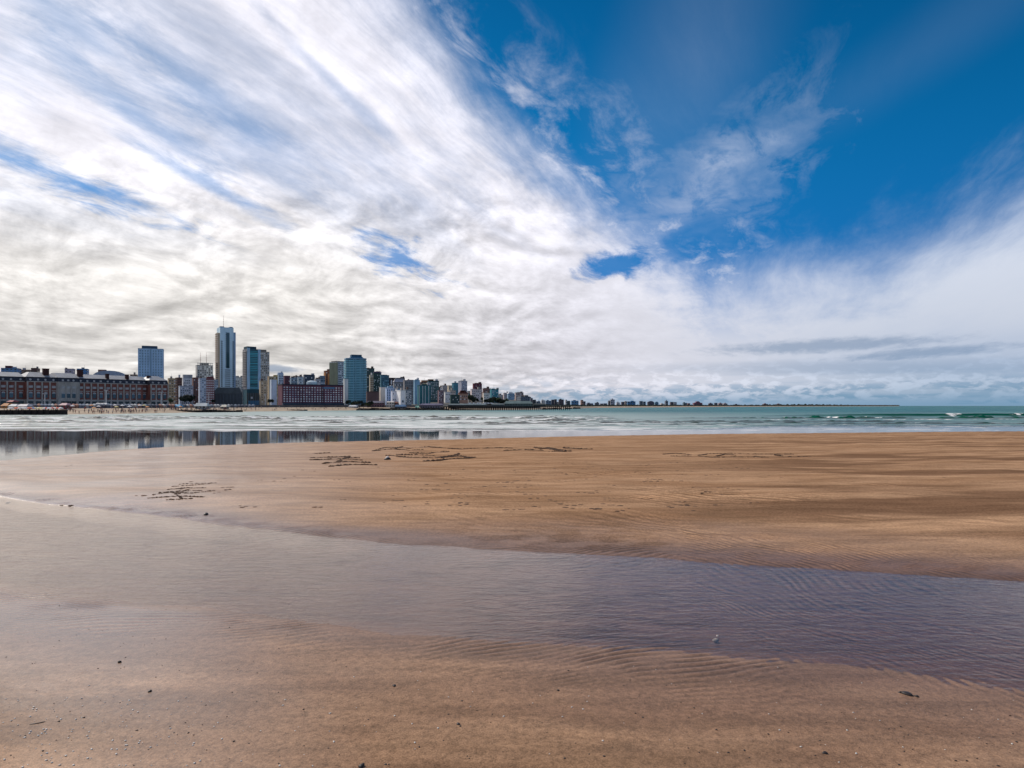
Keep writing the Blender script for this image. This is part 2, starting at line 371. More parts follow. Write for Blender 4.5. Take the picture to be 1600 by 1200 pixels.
def make_sand():
    # columns dense in front
    fr = np.linspace(rad(-44), rad(44), 1150); bk = np.linspace(rad(44), rad(316), 120)[1:-1]
    th = np.concatenate([fr, bk])
    r = np.concatenate([[.3, 1.2], np.exp(np.linspace(math.log(2.4), math.log(16), 1150)), np.exp(np.linspace(math.log(16), math.log(130), 330))[1:], [160, 220, 320, 500, 900, 2000, 6000]])
    R, TH = np.meshgrid(r, th, indexing='ij'); X = R*np.sin(TH); Y = R*np.cos(TH)
    Z, t2, rr, L, U, S, rip = ground_z(X, Y)
    wx = fbm(X*.3, Y*.5, 4, 70)
    frac = (rr-U)/np.maximum(S-U, 1)
    t = np.clip(X/np.maximum(Y, .3), -2, 2)
    depth = ZC-Z
    wet = sstep(-.05, .02, depth)*sstep(3, .2, rr-U)                     # channel and its edges
    wet = np.maximum(wet, sstep(.22, .0, (L-rr)/L)*.75*sstep(-1.2, .4, X/3+1.2*wx)*sstep(.5, 0, rr-U))
    wet = np.maximum(wet, sstep(1.6, .0, (rr-U)+.5*wx)*.9*sstep(-.02, 0, rr-U+.8))
    # damp dark streaks on the right of the bar
    dmp = np.maximum(0*wet, sstep(0, 1.5, rr-U)*sstep(-.05, .55, t)*sstep(-.35, .45, fbm(X*.09, Y*.30, 5, 71)*2.6-.05)*(1.0-.55*sstep(.1, .8, frac)))
    wet = np.maximum(wet, sstep(2.5, .0, S-rr)); wet = np.where(rr > S, 1, wet)
    film = sstep(-.10, -.60, t+.08*wx)*(.72+.28*sstep(-.3, .4, wx+.1))
    film = film*(.06+.94*sstep(-6, 0, rr-L))*(1-sstep(-.01, .01, depth)*(rr > L)*(rr < U+1.5))*sstep(0, 5, S-rr)
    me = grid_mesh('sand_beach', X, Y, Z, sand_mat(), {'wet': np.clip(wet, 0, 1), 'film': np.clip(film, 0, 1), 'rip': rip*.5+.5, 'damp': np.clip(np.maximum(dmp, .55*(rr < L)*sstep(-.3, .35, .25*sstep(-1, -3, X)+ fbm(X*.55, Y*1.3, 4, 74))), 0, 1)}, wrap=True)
    o = link('sand_beach', me); tag(o, 'brown wet sand beach with ripples in the foreground', 'beach', kind='structure')
def sand_mat():
    m, T, b = new_mat('sand')
    geo = T.node('ShaderNodeNewGeometry').outputs['Position']; x, y, z = T.sep(geo)
    wet = T.attr('wet'); film = T.attr('film')
    n_big = T.noise(T.xyz(T.mul(x, .25), T.mul(y, .8), 0.0), 1.0, 6, .6, .3)
    n_mid = T.noise(geo, 2.2, 6, .65); n_gr = T.noise(geo, 110, 4, .75); n_gr2 = T.noise(geo, 28, 5, .75)
    base = T.mix(T.sm(n_big, .35, .68), (.485, .292, .172), (.345, .195, .108))
    base = T.mix(T.sm(n_mid, .45, .75, 0, .22), base, (.30, .175, .11))
    base = T.mix(T.mul(T.attr('damp'), .85), base, (.19, .103, .060))
    base = T.mix(T.mul(wet, .9), base, (.155, .080, .056))
    n_st = T.noise(T.xyz(T.mul(x, .5), T.mul(y, 2.2), 6.0), 1.6, 6, .65, .5)
    g = T.m('MULTIPLY_ADD', T.add(n_gr, n_gr2), 1.8, -.82)
    g = T.mul(g, T.sm(n_st, .30, .66, .72, 1.08))
    base = T.mix(1.0, base, T.xyz(g, g, g), 'MULTIPLY')
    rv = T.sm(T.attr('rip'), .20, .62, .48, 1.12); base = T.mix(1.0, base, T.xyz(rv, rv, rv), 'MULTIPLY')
    # dark grains and small damp prints
    vo = T.node('ShaderNodeTexVoronoi'); T.l.new(geo, vo.inputs['Vector']); vo.inputs['Scale'].default_value = 34
    sp = T.mul(T.m('LESS_THAN', vo.outputs['Distance'], .11), T.sm(T.noise(geo, 1.7, 3, .6), .47, .62))
    base = T.mix(T.mul(sp, .65), base, (.05, .03, .022))
    st = T.noise(T.xyz(T.mul(x, .75), T.mul(y, .55), 4.0), 3.2, 5, .7, .6)
    zone = T.mul(T.sm(y, 13, 18), T.sm(T.noise(T.xyz(T.mul(x, .10), T.mul(y, .16), 9.0), 1.0, 3, .6), .50, .58))
    pr = T.mul(T.sm(st, .635, .66), zone)
    base = T.mix(T.mul(pr, .75), base, (.10, .055, .035))
    T.l.new(base, b.inputs['Base Color'])
    ro = T.m('MULTIPLY_ADD', wet, -.22, .72); ro = T.mx(T.sub(ro, T.mul(film, .40)), .26)
    T.l.new(ro, b.inputs['Roughness'])
    b.inputs['Coat Roughness'].default_value = .16; T.l.new(T.mul(film, .42), b.inputs['Coat Weight']); sp_ = T.m('MULTIPLY_ADD', T.mx(wet, film), .58, .0); T.l.new(sp_, b.inputs['Specular IOR Level'])
    bh = T.add(T.mul(n_gr2, .9), T.add(T.mul(n_gr, .4), T.mul(n_mid, 1.2)))
    bn = T.bump(bh, T.m('MULTIPLY_ADD', film, -.50, .60), .013)
    bn = T.bump(T.mul(pr, -1.0), .6, .03, bn)
    T.l.new(bn, b.inputs['Normal'])
    return m
make_sand()
def water_film_mat():
    m, T, b = new_mat('shallow_water'); T.n.remove(b)
    out = [n for n in T.n if n.type == 'OUTPUT_MATERIAL'][0]
    geo = T.node('ShaderNodeNewGeometry').outputs['Position']; x, y, z = T.sep(geo)
    w1 = T.noise(T.xyz(T.mul(x, .9), T.mul(y, 2.1), 0.0), 6.0, 4, .62, .7)
    w2 = T.noise(geo, 22, 3, .5, .4)
    bn = T.bump(T.add(w1, T.mul(w2, .15)), .36, .018)
    lw = T.node('ShaderNodeLayerWeight'); lw.inputs[0].default_value = .5; T.l.new(bn, lw.inputs['Normal'])
    fv = T.m('MULTIPLY_ADD', T.m('POWER', lw.outputs['Facing'], 5.0), .93, .010)
    tr = T.node('ShaderNodeBsdfTransparent'); tr.inputs[0].default_value = (.84, .785, .74, 1)
    gl = T.node('ShaderNodeBsdfGlossy'); gl.inputs['Roughness'].default_value = .07; gl.inputs[0].default_value = (.93, .89, .855, 1); T.l.new(bn, gl.inputs['Normal'])
    mx = T.node('ShaderNodeMixShader'); T.l.new(fv, mx.inputs[0]); T.l.new(tr.outputs[0], mx.inputs[1]); T.l.new(gl.outputs[0], mx.inputs[2])
    T.l.new(mx.outputs[0], out.inputs[0]); return m
def make_channel():
    th = np.linspace(rad(-60), rad(95), 500); s = np.linspace(-.55, 1.12, 40)
    S = cS(th); U = np.minimum(cU(th), S-3); L = np.minimum(cL(th), U-2)
    Rr = L[None, :]+(U-L)[None, :]*s[:, None]; TH = np.broadcast_to(th, Rr.shape)
    me = grid_mesh('shallow_channel', Rr*np.sin(TH), Rr*np.cos(TH), np.full(Rr.shape, ZC), water_film_mat())
    tag(link('channel_water', me), 'shallow clear water lying in the rippled tidal channel', 'water', kind='structure')
make_channel()

# ------------------------------------------------------------------ sea
def sea_mat():
    m, T, b = new_mat('sea_water'); T.n.remove(b)
    out = [n for n in T.n if n.type == 'OUTPUT_MATERIAL'][0]
    geo = T.node('ShaderNodeNewGeometry').outputs['Position']; x, y, z = T.sep(geo)
    foam = T.attr('foam'); calm = T.attr('calm'); shal = T.attr('shal')
    n1 = T.noise(T.xyz(T.mul(x, .35), y, 0.0), .55, 6, .62, .4); n2 = T.noise(T.xyz(T.mul(x, .4), y, 3.0), .045, 5, .6, .3)
    n3 = T.noise(T.xyz(T.mul(x, .5), y, 5.0), 3.0, 4, .6)
    deep = T.mix(T.sm(n2, .35, .65), (.012, .098, .118), (.052, .21, .205))
    col = T.mix(shal, deep, (.46, .53, .49))
    col = T.mix(T.attr('brown'), col, (.075, .055, .040))
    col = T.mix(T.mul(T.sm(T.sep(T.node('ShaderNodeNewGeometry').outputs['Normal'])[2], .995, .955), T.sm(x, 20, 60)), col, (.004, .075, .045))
    fm = T.sm(T.add(foam, T.mul(T.sub(n1, .5), 1.7)), .44, .60)
    wob = T.add(T.mul(n1, 1.0), T.mul(n3, .25))
    bn = T.bump(wob, T.m('MULTIPLY_ADD', calm, -.993, 1.0), .55)
    d = T.node('ShaderNodeBsdfDiffuse'); T.l.new(col, d.inputs[0]); T.l.new(bn, d.inputs['Normal'])
    g = T.node('ShaderNodeBsdfGlossy'); T.l.new(bn, g.inputs['Normal']); T.l.new(T.m('MULTIPLY_ADD', calm, -.165, .17), g.inputs['Roughness'])
    fr = T.node('ShaderNodeFresnel'); fr.inputs['IOR'].default_value = 1.33; T.l.new(bn, fr.inputs['Normal'])
    nzz = T.sep(T.node('ShaderNodeNewGeometry').outputs['Normal'])[2]; steep = T.sm(nzz, .995, .955)
    fcap = T.mul(T.mn(fr.outputs[0], T.m('MULTIPLY_ADD', calm, .70, .24)), T.sub(1.0, T.mul(steep, .8)))
    mx = T.node('ShaderNodeMixShader'); T.l.new(fcap, mx.inputs[0]); T.l.new(d.outputs[0], mx.inputs[1]); T.l.new(g.outputs[0], mx.inputs[2])
    fo = T.node('ShaderNodeBsdfDiffuse'); fo.inputs[0].default_value = (.80, .78, .76, 1)
    T.l.new(T.bump(n1, .6, .3), fo.inputs['Normal'])
    m2 = T.node('ShaderNodeMixShader'); T.l.new(fm, m2.inputs[0]); T.l.new(mx.outputs[0], m2.inputs[1]); T.l.new(fo.outputs[0], m2.inputs[2])
    T.l.new(m2.outputs[0], out.inputs[0]); return m
def yp(py): return CAMZ*F/(py-634)       # planar distance of a sea-level row
def make_sea():
    th = np.concatenate([np.linspace(rad(-42), rad(42), 1300), np.linspace(rad(42), rad(318), 60)[1:-1]])
    r = np.concatenate([[30, 42], np.linspace(48, 125, 240), np.exp(np.linspace(math.log(125), math.log(420), 520))[1:], np.exp(np.linspace(math.log(420), math.log(3000), 120))[1:], [4500, 7000, 12000, 20000, 34000]])
    R, TH = np.meshgrid(r, th, indexing='ij'); X = R*np.sin(TH); Y = R*np.cos(TH)
    front = (np.cos(TH) > .2); t = np.where(front, X/np.maximum(Y, 1), 9*np.sign(X)); t = np.clip(t, -2, 2)
    px = 800+t*F
    D = np.where(front, Y, R)
    wob = fbm(X*.012, Y*.02, 3, 80)
    Z = np.zeros_like(X); foam = np.zeros_like(X); brown = np.zeros_like(X)
    def crest(py, h, wid, msk, fo=0, br=0, wb=6, seed=0, back=3.0):
        nonlocal Z, foam, brown
        c = yp(py)+wb*fbm(X*.02, X*0+seed*3.3, 3, seed)
        s = D-c; prof = np.where(s < 0, np.exp(-(s/wid)**2), np.exp(-(s/(wid*back))**2))
        lump = .55+1.5*np.clip(fbm(X*.28+seed*5, Y*.10, 4, seed+200), -.2, 1)*(fo > 0 or br > 0)+(0 if (fo > 0 or br > 0) else .45)
        Z = Z+h*prof*msk*lump
        foam = np.maximum(foam, fo*np.where(s < 0, np.exp(-(s/(wid*1.2))**2), np.exp(-(s/(wid*2))**2))*msk)
        brown = np.maximum(brown, br*np.exp(-((s+wid*.9)/wid)**2)*msk)
    right = sstep(950, 1250, px); left = 1-sstep(820, 1150, px)
    nx = fbm(X*.035, Y*.01, 3, 90); nx2 = fbm(X*.06, Y*.03, 3, 91)
    # green swell and breakers, right
    cap = (np.exp(-((px-1490)/17)**2)+np.exp(-((px-1590)/14)**2))*(.55+.9*fbm(X*.5, Y*.1, 3, 92))
    crest(650.5, 1.15, 3.0, sstep(1040, 1400, px), 0, 0, 5, 1)
    crest(650.5, 0.08, 3.5, cap, 1.0, 0, 5, 1)
    cap2 = np.exp(-((px-1290)/34)**4)+.8*np.exp(-((px-1362)/20)**4)+.5*np.exp(-((px-1235)/18)**4)
    crest(653.8, .75, 2.2, sstep(980, 1180, px)*(.6+.4*sstep(-.2, .2, nx)), 0, .8, 4, 2)
    crest(653.3, .08, 3.0, cap2, 1.0, 0, 4, 2)
    crest(656, .2, 1.8, right, .55, .2, 5, 3)
    crest(658.5, .30, 1.2, sstep(760, 1000, px)*(1-.6*sstep(1350, 1500, px)), .35, .95, 5, 4)
    crest(661.5, .26, 1.0, sstep(560, 800, px), .3, .95, 6, 5)
    crest(664, .16, .8, sstep(560, 900, px)*sstep(1500, 1300, px), .3, .6, 4, 6)
    # left surf
    for i, (py, h, fo) in enumerate(((650, .25, .6), (652, .42, .75), (654, .5, .95), (656, .42, .9), (658, .35, .9), (660.5, .28, .8), (663, .2, .7), (666, .12, .6), (669, .06, .5))):
        crest(py, h, 2.2, left*sstep(-.35, .15, fbm(X*.03+i*7, Y*.005, 3, 100+i)), fo, .9, 8, 10+i)
    Z = Z+.12*nx2*sstep(115, 150, D)*sstep(420, 200, D)
    Z = Z+.10*fbm(X*.05, Y*.16, 3, 95)*sstep(150, 260, D)*sstep(3000, 700, D)
    zone_l = left*sstep(yp(672), yp(665), D)*sstep(yp(649), yp(652), D)
    foam = np.maximum(foam, zone_l*(.50+.45*fbm(X*.05, Y*.22, 4, 97)))
    # wash of thin lace between breakers and mirror
    lace = sstep(yp(678), yp(672), D)*sstep(yp(655), yp(662), D)
    foam = np.maximum(foam, lace*(.48+.40*fbm(X*.08, Y*.30, 4, 98))*(1-.35*right))
    S = cS(TH); inner = R-S
    foam = np.maximum(foam, sstep(1.6, .4, np.abs(inner-1.2))*.25)
    foam = foam*(1-.9*np.clip(brown, 0, 1))
    cq = 668-5*sstep(1050, 1250, px); calm = sstep(yp(cq), yp(cq+6), D); calm = np.maximum(calm, sstep(26, 8, inner)) if False else calm
    calm = np.where(front, calm, sstep(120, 90, R))
    Z = Z*(1-sstep(yp(668), yp(676), D))
    shal = sstep(yp(642), yp(655), D)*(.25+.55*(1-sstep(850, 1350, px)))+sstep(1000, 300, px)*.75*sstep(yp(637.5), yp(642), D)
    shal = shal*(1-calm*.9); brown = np.maximum(brown, calm*.9)
    me = grid_mesh('sea', X, Y, Z, sea_mat(), {'foam': np.clip(foam, 0, 1.2), 'calm': np.clip(calm, 0, 1), 'shal': np.clip(shal, 0, 1), 'brown': np.clip(brown, 0, 1)}, wrap=True)
    tag(link('sea', me), 'green sea with white surf lines and a calm mirror at the edge', 'sea', kind='structure')
make_sea()
#PART2
# ------------------------------------------------------------------ coast of the town: one rising sheet of land
def wl(px):      # planar distance of the town's water line at a bearing
    P = [-500, -100, 0, 110, 180, 260, 400, 500, 560, 640, 700, 800, 840, 900, 930, 1000, 1100, 1200, 1300, 1420]
    V = [250, 290, 300, 318, 330, 372, 480, 560, 600, 620, 640, 700, 760, 1000, 1300, 1600, 2100, 3000, 4300, 6500]
    return np.interp(px, P, V)
def land_z(px, d):
    w = wl(px); s = (d-w)/np.interp(px, [0, 400, 700, 1200], [1, 1, 1, 2.2])
    z = -1.0+1.0*sstep(-30, 0, s)+2.6*sstep(-2, 45, s)+1.6*sstep(60, 130, s)
    hill = np.interp(px, [400, 560, 640, 700, 760, 830, 900, 1000], [0, 2, 5, 9, 13, 6, 1, 0])
    return z+hill*sstep(60, 300, s)
def make_land():
    pxs = np.linspace(-560, 1405, 420); s = np.array([-30, -12, -3, 0, 3, 8, 15, 25, 35, 45, 60, 80, 110, 150, 220, 300, 450, 800, 1500])
    PX, S = np.meshgrid(pxs, s, indexing='xy'); k = np.interp(PX, [0, 400, 700, 1200], [1, 1, 1, 2.2])
    D = wl(PX)+S*k; X = (PX-800)/F*D; Z = land_z(PX, D)+.12*fbm(X*.05, D*.05, 3, 120)*(S > 0)
    city = sstep(55, 75, S)
    m, T, b = new_mat('town_ground')
    g = T.node('ShaderNodeNewGeometry').outputs['Position']; n = T.noise(g, .12, 6, .65)
    T.l.new(T.mix(T.attr('city'), T.mix(T.sm(n, .4, .7), (.40, .30, .20), (.25, .17, .11)), T.mix(n, (.05, .052, .05), (.11, .10, .09))), b.inputs['Base Color'])
    b.inputs['Roughness'].default_value = .9
    me = grid_mesh('town_shore', X, D, Z, m, {'city': city})
    tag(link('town_shore', me), 'sand and paved land under the seaside town', 'shore', kind='structure')
make_land()
def px_of(x, y): return 800+x/y*F
def gz(px, d): return float(land_z(np.array([float(px)]), np.array([float(d)]))[0])
def zof(py, d): return CAMZ+(634-py)/F*d

# ------------------------------------------------------------------ buildings
BRICK = (.27, .098, .072); STONE = (.52, .46, .40); SLATE = (.05, .048, .06); ROOFM = (.36, .355, .36)
class Bld:
    """box building: nearest corner at pixel column pc, distance d, front running right at angle th, side running back"""
    def __init__(s, name, label, cat, pl, pc, pr, top, d, th=30, depth=None, base=None, group=None, side='L'):
        s.th = rad(th); c, n = math.cos(s.th), math.sin(s.th); tc, tl, tr = [(p-800)/F for p in (pc, pl, pr)]
        s.cx, s.cy = tc*d, d; s.w = (tr*s.cy-s.cx)/(c-tr*n)
        den = (n+tl*c); s.dep = (s.cx-tl*s.cy)/den if abs(pl-pc) > .2 and abs(den) > 1e-3 else (depth or 16)
        if depth: s.dep = depth
        if s.dep < 2 or s.dep > 120: s.dep = 16
        s.z0 = (gz(pc, d) if base is None else base)-.6
        s.top = zof(top, d); s.h = s.top-s.z0; s.d = d
        s.root = thing(name, label, cat, (s.cx, s.cy, s.z0), s.th, group)
    def wx(s, px):      # pixel column to metres along the front
        t = (px-800)/F; c, n = math.cos(s.th), math.sin(s.th); return (t*s.cy-s.cx)/(c-t*n)
    def lz(s, py, x=0): return zof(py, s.cy+x*math.sin(s.th))-s.z0
    def part(s, name, mat, *boxes, kind=None):
        m = MB(); [m.box(*b) for b in boxes]; o = m.build(name, mat, s.root)
        return o
    def wall(s, mat, z1=None): return s.part('wall', mat, (0, s.w, 0, s.dep, 0, z1 or s.h))
    def wins(s, xs, zs, ww, wh, mat, name='window', y=0.0, side=False, proud=.12, skip=None, mats=None):
        """windows: individual objects sharing one mesh, at most 100, the rest merged"""
        b = MB()
        if side: b.box(-proud, .05, -ww/2, ww/2, -wh/2, wh/2)
        else: b.box(-ww/2, ww/2, -proud, .05, -wh/2, wh/2)
        mm = [b.mesh(name, k) for k in (mats or [mat])]
        cnt = s.root.get('_n', 0); rest = MB()
        for z in zs:
            for x in xs:
                if skip and skip(x, z): continue
                if cnt < 100:
                    o = link(name, random.choice(mm), s.root); o.location = (0, x, z) if side else (x, y, z); cnt += 1
                else:
                    if side: rest.box(-proud, .05, x-ww/2, x+ww/2, z-wh/2, z+wh/2)
                    else: rest.box(x-ww/2, x+ww/2, y-proud, y+.05, z-wh/2, z+wh/2)
        s.root['_n'] = cnt
        if rest.v:
            o = rest.build(name, mat, s.root); o['kind'] = 'stuff'
def lin(a, b, n): return [a+(b-a)*(i+.5)/n for i in range(n)]
DW = glass((.03, .04, .055)); LW = paint((.82, .82, .82), .6, .15); WINS = [DW, LW]; LC = paint((.55, .52, .50), .6, .3, .5)
random.seed(3)
# --- long brick casino with mansard roofs
def casino():
    B = Bld('casino_building', 'long brick palace with stone pilasters and grey mansard roofs along the beach front', 'building', -70, -70, 263, 588, 529, 53, depth=28, base=4.0)
    brick = paint(BRICK, .85, .35, .3); stone = paint(STONE, .8, .25, .4); slate = paint(SLATE, .5, .3, .5, .5); roof = paint(ROOFM, .45, .2, .2, .5)
    X = B.wx; H0, H1, H2, H3 = 6.0, 20.5, 24.8, 29.2      # arcade top, cornice, mansard top, ridge
    secs = [(-70, -8, 0), (-8, 30, 2.5), (30, 42, 5), (42, 90, 0), (90, 122, -1.2), (122, 165, 0), (165, 226, 2.5), (226, 235, 5), (235, 263, 0)]
    secs = [(-70, -8, 0), (-8, 42, 5.0), (42, 90, 0), (90, 122, -1.2), (122, 165.5, .6), (165.5, 227, 4.5), (227, 235, 7), (235, 263.5, 0)]
    for i, (a, b, off) in enumerate(secs):
        xa, xb = X(a), X(b); g = .01*i
        m = stone if (a, b) == (90, 122) else brick
        B.part('wall', m, (xa, xb, off, 28, H0, H1))
        B.part('arcade_wall', stone, (xa, xb, off-.25, 27.9, 0, H0-.01))
        B.part('cornice', stone, (xa, xb, off-.5, off+.6, H1, H1+.7))
        man = MB().frustum((xa+.05, xb-.05, off+.3, 27.8), (xa+.3, xb-.3, off+2.1, 26.5), H1+.7+g, H2+g); man.build('mansard_roof', slate, B.root)
        if b-a > 15:
            top = MB(); ov = .5; hip = 5.0 if a in (42, 235) else 1.2
            top.frustum((xa-ov*.5, xb+ov*.5, off+1.6, 27), (xa+hip, xb-hip, off+11, 17), H2+g+.02, H3-.5+g+(.5 if off in (0, -1.2) else 0)); top.build('roof', roof, B.root)
        else: MB().frustum((xa, xb, off+1.6, 27), (xa+.2, xb-.2, off+9, 19), H2+g+.02, H3-.7+g).build('roof', roof, B.root)
    bays = [(36, 5), (231, 7), (-60, 0), (-48, 0), (-36, 0), (-24, 0), (-3, 5), (8.5, 5), (21, 5), (48, 0), (60, 0), (71.5, 0), (84, 0), (98, -1.2), (106.3, -1.2), (114.5, -1.2), (127, .6), (137.5, .6), (148, .6), (158.5, .6),
            (172.3, 4.5), (182, 4.5), (192, 4.5), (202, 4.5), (211.7, 4.5), (221, 4.5), (239.5, 0), (248.5, 0), (257.5, 0)]
    arch = MB(); n = 8; W = 1.35
    pts = [(-W, 0), (W, 0)]+[(W*math.cos(math.pi*i/n), 3.6+W*math.sin(math.pi*i/n)) for i in range(n+1)]
    bb = len(pts); arch.v = [(p[0], -.12, p[1]) for p in pts]+[(p[0], .05, p[1]) for p in pts]
    arch.f = [tuple(range(bb))]+[(i, (i+1) % bb, bb+(i+1) % bb, bb+i)[::-1] for i in range(bb)]
    arch_m = arch.mesh('arched_window', glass((.06, .10, .13))); fan = MB()
    fan.v = [(0, -.2, 3.6)]+[(W*1.02*math.cos(math.pi*i/n), -.2, 3.6+W*1.02*math.sin(math.pi*i/n)) for i in range(n+1)]; fan.f = [(0, i+2, i+1) for i in range(n)]
    fan_m = fan.mesh('fanlight', LC)
    sq = MB().box(-1.5, 1.5, -.14, .05, -.95, .95).mesh('window', LC); pan = MB().box(-1.6, 1.6, -.12, .05, -.35, .35).mesh('panel', stone)
    oc = MB(); oc.cyl((0, .0, 0), (0, 1.6, 0), .85, .85, 10); oc_m = oc.mesh('round_dormer_window', LC)
    op = MB().box(-1.9, 1.9, -.12, .05, -2.1, 1.9).mesh('arcade_opening', glass((.02, .025, .03)))
    pil = MB().box(-.55, .55, -.35, .05, 0, H1-H0).mesh('pilaster', stone)
    for p, off in bays:
        x = X(p)
        for me, z in ((arch_m, H0+1.4), (sq, 16.6), (pan, 13.3)):
            if off == -1.2 and me is pan: continue
            o = link(me.name, me, B.root); o.location = (x, off, z)
            if me is arch_m: f = link('fanlight', fan_m, o)
        o = link('round_dormer_window', oc_m, B.root); o.location = (x, off+.5, 22.6)
        o = link('arcade_opening', op, B.root); o.location = (x, off-.25, 2.6)
    for p, off in [(-66, 0), (-54, 0), (-42, 0), (-30, 0), (-12, 0), (2.5, 5), (14.5, 5), (27.5, 5), (43, 0), (54, 0), (65.8, 0), (78, 0), (89, 0), (92.3, -1.2), (102, -1.2), (110.4, -1.2), (120.5, -1.2), (124, .6), (132, .6), (143, .6), (153.4, .6), (164.5, .6),
                   (167.5, 4.5), (177, 4.5), (187, 4.5), (197, 4.5), (207, 4.5), (216.5, 4.5), (236, 0), (244, 0), (253, 0), (262.6, 0)]:
        o = link('pilaster', pil, B.root); o.location = (X(p), off, H0)
    chim = paint((.07, .028, .025), .9)
    for p, w, h, dep in ((76, 4.2, 7.6, 5), (129.7, 4.0, 7.6, 5), (173.5, 2.2, 5.0, 6.5), (204.5, 2.4, 5.0, 6.5), (240.5, 2.8, 4.6, 9)):
        x = X(p); m = MB(); m.box(x-w/2, x+w/2, dep, dep+3, H2-1.5, H2+h-.6); m.box(x-w/2-.25, x+w/2+.25, dep-.25, dep+3.25, H2+h-.6, H2+h); m.build('chimney', chim, B.root)
    return B
casino()
# --- generic tower / block builder
def block(name, label, pl, pc, pr, top, d, th, wallc, win=None, sidewin=None, cap=None, cat='apartment building', depth=None, slabs=None, mats=None, fc=None, group=None, parapet=True, base=None, sidec=None):
    """win=(cols, rows, width fraction, height fraction); cap=list of (fraction from, to, rise px, colour)"""
    B = Bld(name, label, cat, pl, pc, pr, top, d, th, depth=depth, group=group, base=base); wallc = tuple(min(.85, k*1.28) for k in wallc)
    wm = facade(wallc, *fc) if fc else paint(wallc, .8, .22, .15)
    B.wall(wm)
    rows0 = 3.5
    if parapet: B.part('parapet', paint([k*.8 for k in wallc], .8), (-.15, B.w+.15, -.15, B.dep+.15, B.h, B.h+.9))
    if win:
        c, r, fw, fh = win; zs = lin(rows0, B.h-.6, r); ww = B.w/c*fw; wh = (B.h-rows0)/r*fh
        B.wins(lin(B.w*.03, B.w*.97, c), zs[::-1], ww, wh, DW, mats=mats or [DW, DW, LW])
    if sidewin:
        c, r, fw, fh = sidewin; zs = lin(rows0, B.h-.6, r)
        B.wins(lin(.4, B.dep-.4, c), zs[::-1], B.dep/c*fw, (B.h-rows0)/r*fh, DW, side=True, mats=mats or [DW])
    if slabs:
        col, r, a, b = slabs; m = MB()
        sm = paint(col, .7, .2); me = MB().box(B.w*a, B.w*b, -1.1, .02, -.5, .5).mesh('balcony', sm)
        for z in lin(rows0, B.h-.6, r): o = link('balcony', me, B.root); o.location = (0, 0, z-1.0)
    for q in (cap or []):
        a, b, rise, col = q; hh = rise*d/F
        B.part('roof_block', paint(col, .8), (B.w*a, B.w*b, B.dep*.2, B.dep*.8, B.h+(.9 if parapet else 0), B.h+hh))
    q_ = random.Random(label); z_ = B.h+(.9 if parapet else 0)
    if parapet and q_.random() < .75:
        k = q_.uniform(.55, .85) if cap else q_.uniform(.1, .7); w_ = min(3.5, B.w*.25); B.part('lift_room', paint(q_.choice([(.3, .28, .27), (.12, .08, .07), (.45, .45, .48)]), .8), (B.w*k, B.w*k+w_, B.dep*.3, B.dep*.3+3.5, z_, z_+q_.uniform(1.6, 3.2)))
        k = q_.uniform(.05, .95); MB().cyl((B.w*k, 3, z_), (B.w*k, 3, z_+q_.uniform(3, 6)), .12, .06, 5).build('aerial', paint((.2, .2, .2)), B.root)
    return B
BL = 'apartment_building'
CREAM = (.62, .54, .42); GREYW = (.62, .62, .64); WHITE = (.80, .82, .86); GREY = (.38, .38, .40); DBR = (.10, .055, .045); TEAL = (.03, .16, .21); DTEAL = (.03, .08, .09); TAN = (.42, .32, .20); BLUEG = (.24, .36, .48); DRED = (.14, .03, .035); DGREEN = (.05, .075, .020)
# --- tall slab behind the casino
B = block(BL, 'broad grey blue high-rise slab with a dark roof box, standing behind the brick casino', 214.5, 215.5, 255, 545, 900, 24, (.32, .46, .60), win=(9, 20, .30, .42), cap=[(.14, .75, 5.5, (.05, .09, .14))], mats=[glass((.05, .09, .14))])
B.part('corner_fin', paint((.28, .42, .55)), (B.w*.48, B.w*.52, -.7, .02, 0, B.h))
# --- the tallest tower with an antenna
def antenna(B, x, y, z, h, name='antenna'):
    m = MB().cyl((x, y, z), (x, y, z+h), .25, .10, 6); [m.box(x-.9, x+.9, y-.06, y+.06, z+h*k, z+h*k+.15) for k in (.3, .5, .7)]; m.build(name, paint((.25, .08, .07)), B.root)
HAV = (.68, .85, .94)
B = Bld('skyscraper', 'tallest tower of the skyline, pale blue with a dark glazed strip and a red antenna', 'skyscraper', 337.5, 344, 365, 511, 980, 36, depth=20)
B.wall(paint(HAV, .7, .15, .1)); B.part('side_wing', paint((.34, .46, .62), .7), (B.w+.01, B.w*1.17, .6, B.dep*.9, 0, B.lz(518)))
B.part('balcony_wing', paint((.62, .47, .33), .8, .2), (-2.2, -.01, 1.5, B.dep*.95, 0, B.lz(520)))  # warm tan puts the sunlight of the left side into its colour
strip = B.part('glazed_strip', glass((.03, .06, .07)), (B.w*.40, B.w*.70, -.25, .02, B.lz(575), B.lz(519)))
NF = 28; zs = lin(B.lz(608), B.lz(519), NF); fl = (B.lz(519)-B.lz(608))/NF
for i, z in enumerate(zs):
    for a, b in (((.35, .45), (.67, .75)) if z > B.lz(575) else ((.34, .74),)):
        o = MB().box(B.w*a, B.w*b, -.75, -.26, -.45, .45).build('balcony' if z > B.lz(575) else 'ribbon_window', paint(HAV) if z > B.lz(575) else DW, B.root); o.location = (0, .35 if z <= B.lz(575) else 0, z)
B.wins([B.w*.12, B.w*.97], [z for z in zs if z < B.lz(533)], 2.0, 1.7, DW)
for z in zs: o = MB().box(-3.3, -2.21, 2, B.dep*.9, -.35, .35).build('side_balcony', paint((.5, .36, .26)), B.root); o.location = (0, 0, z-.8); o = MB().box(-2.32, -2.2, 3, B.dep*.85, -.8, .8).build('side_window', DW, B.root); o.location = (0, 0, z+.6)
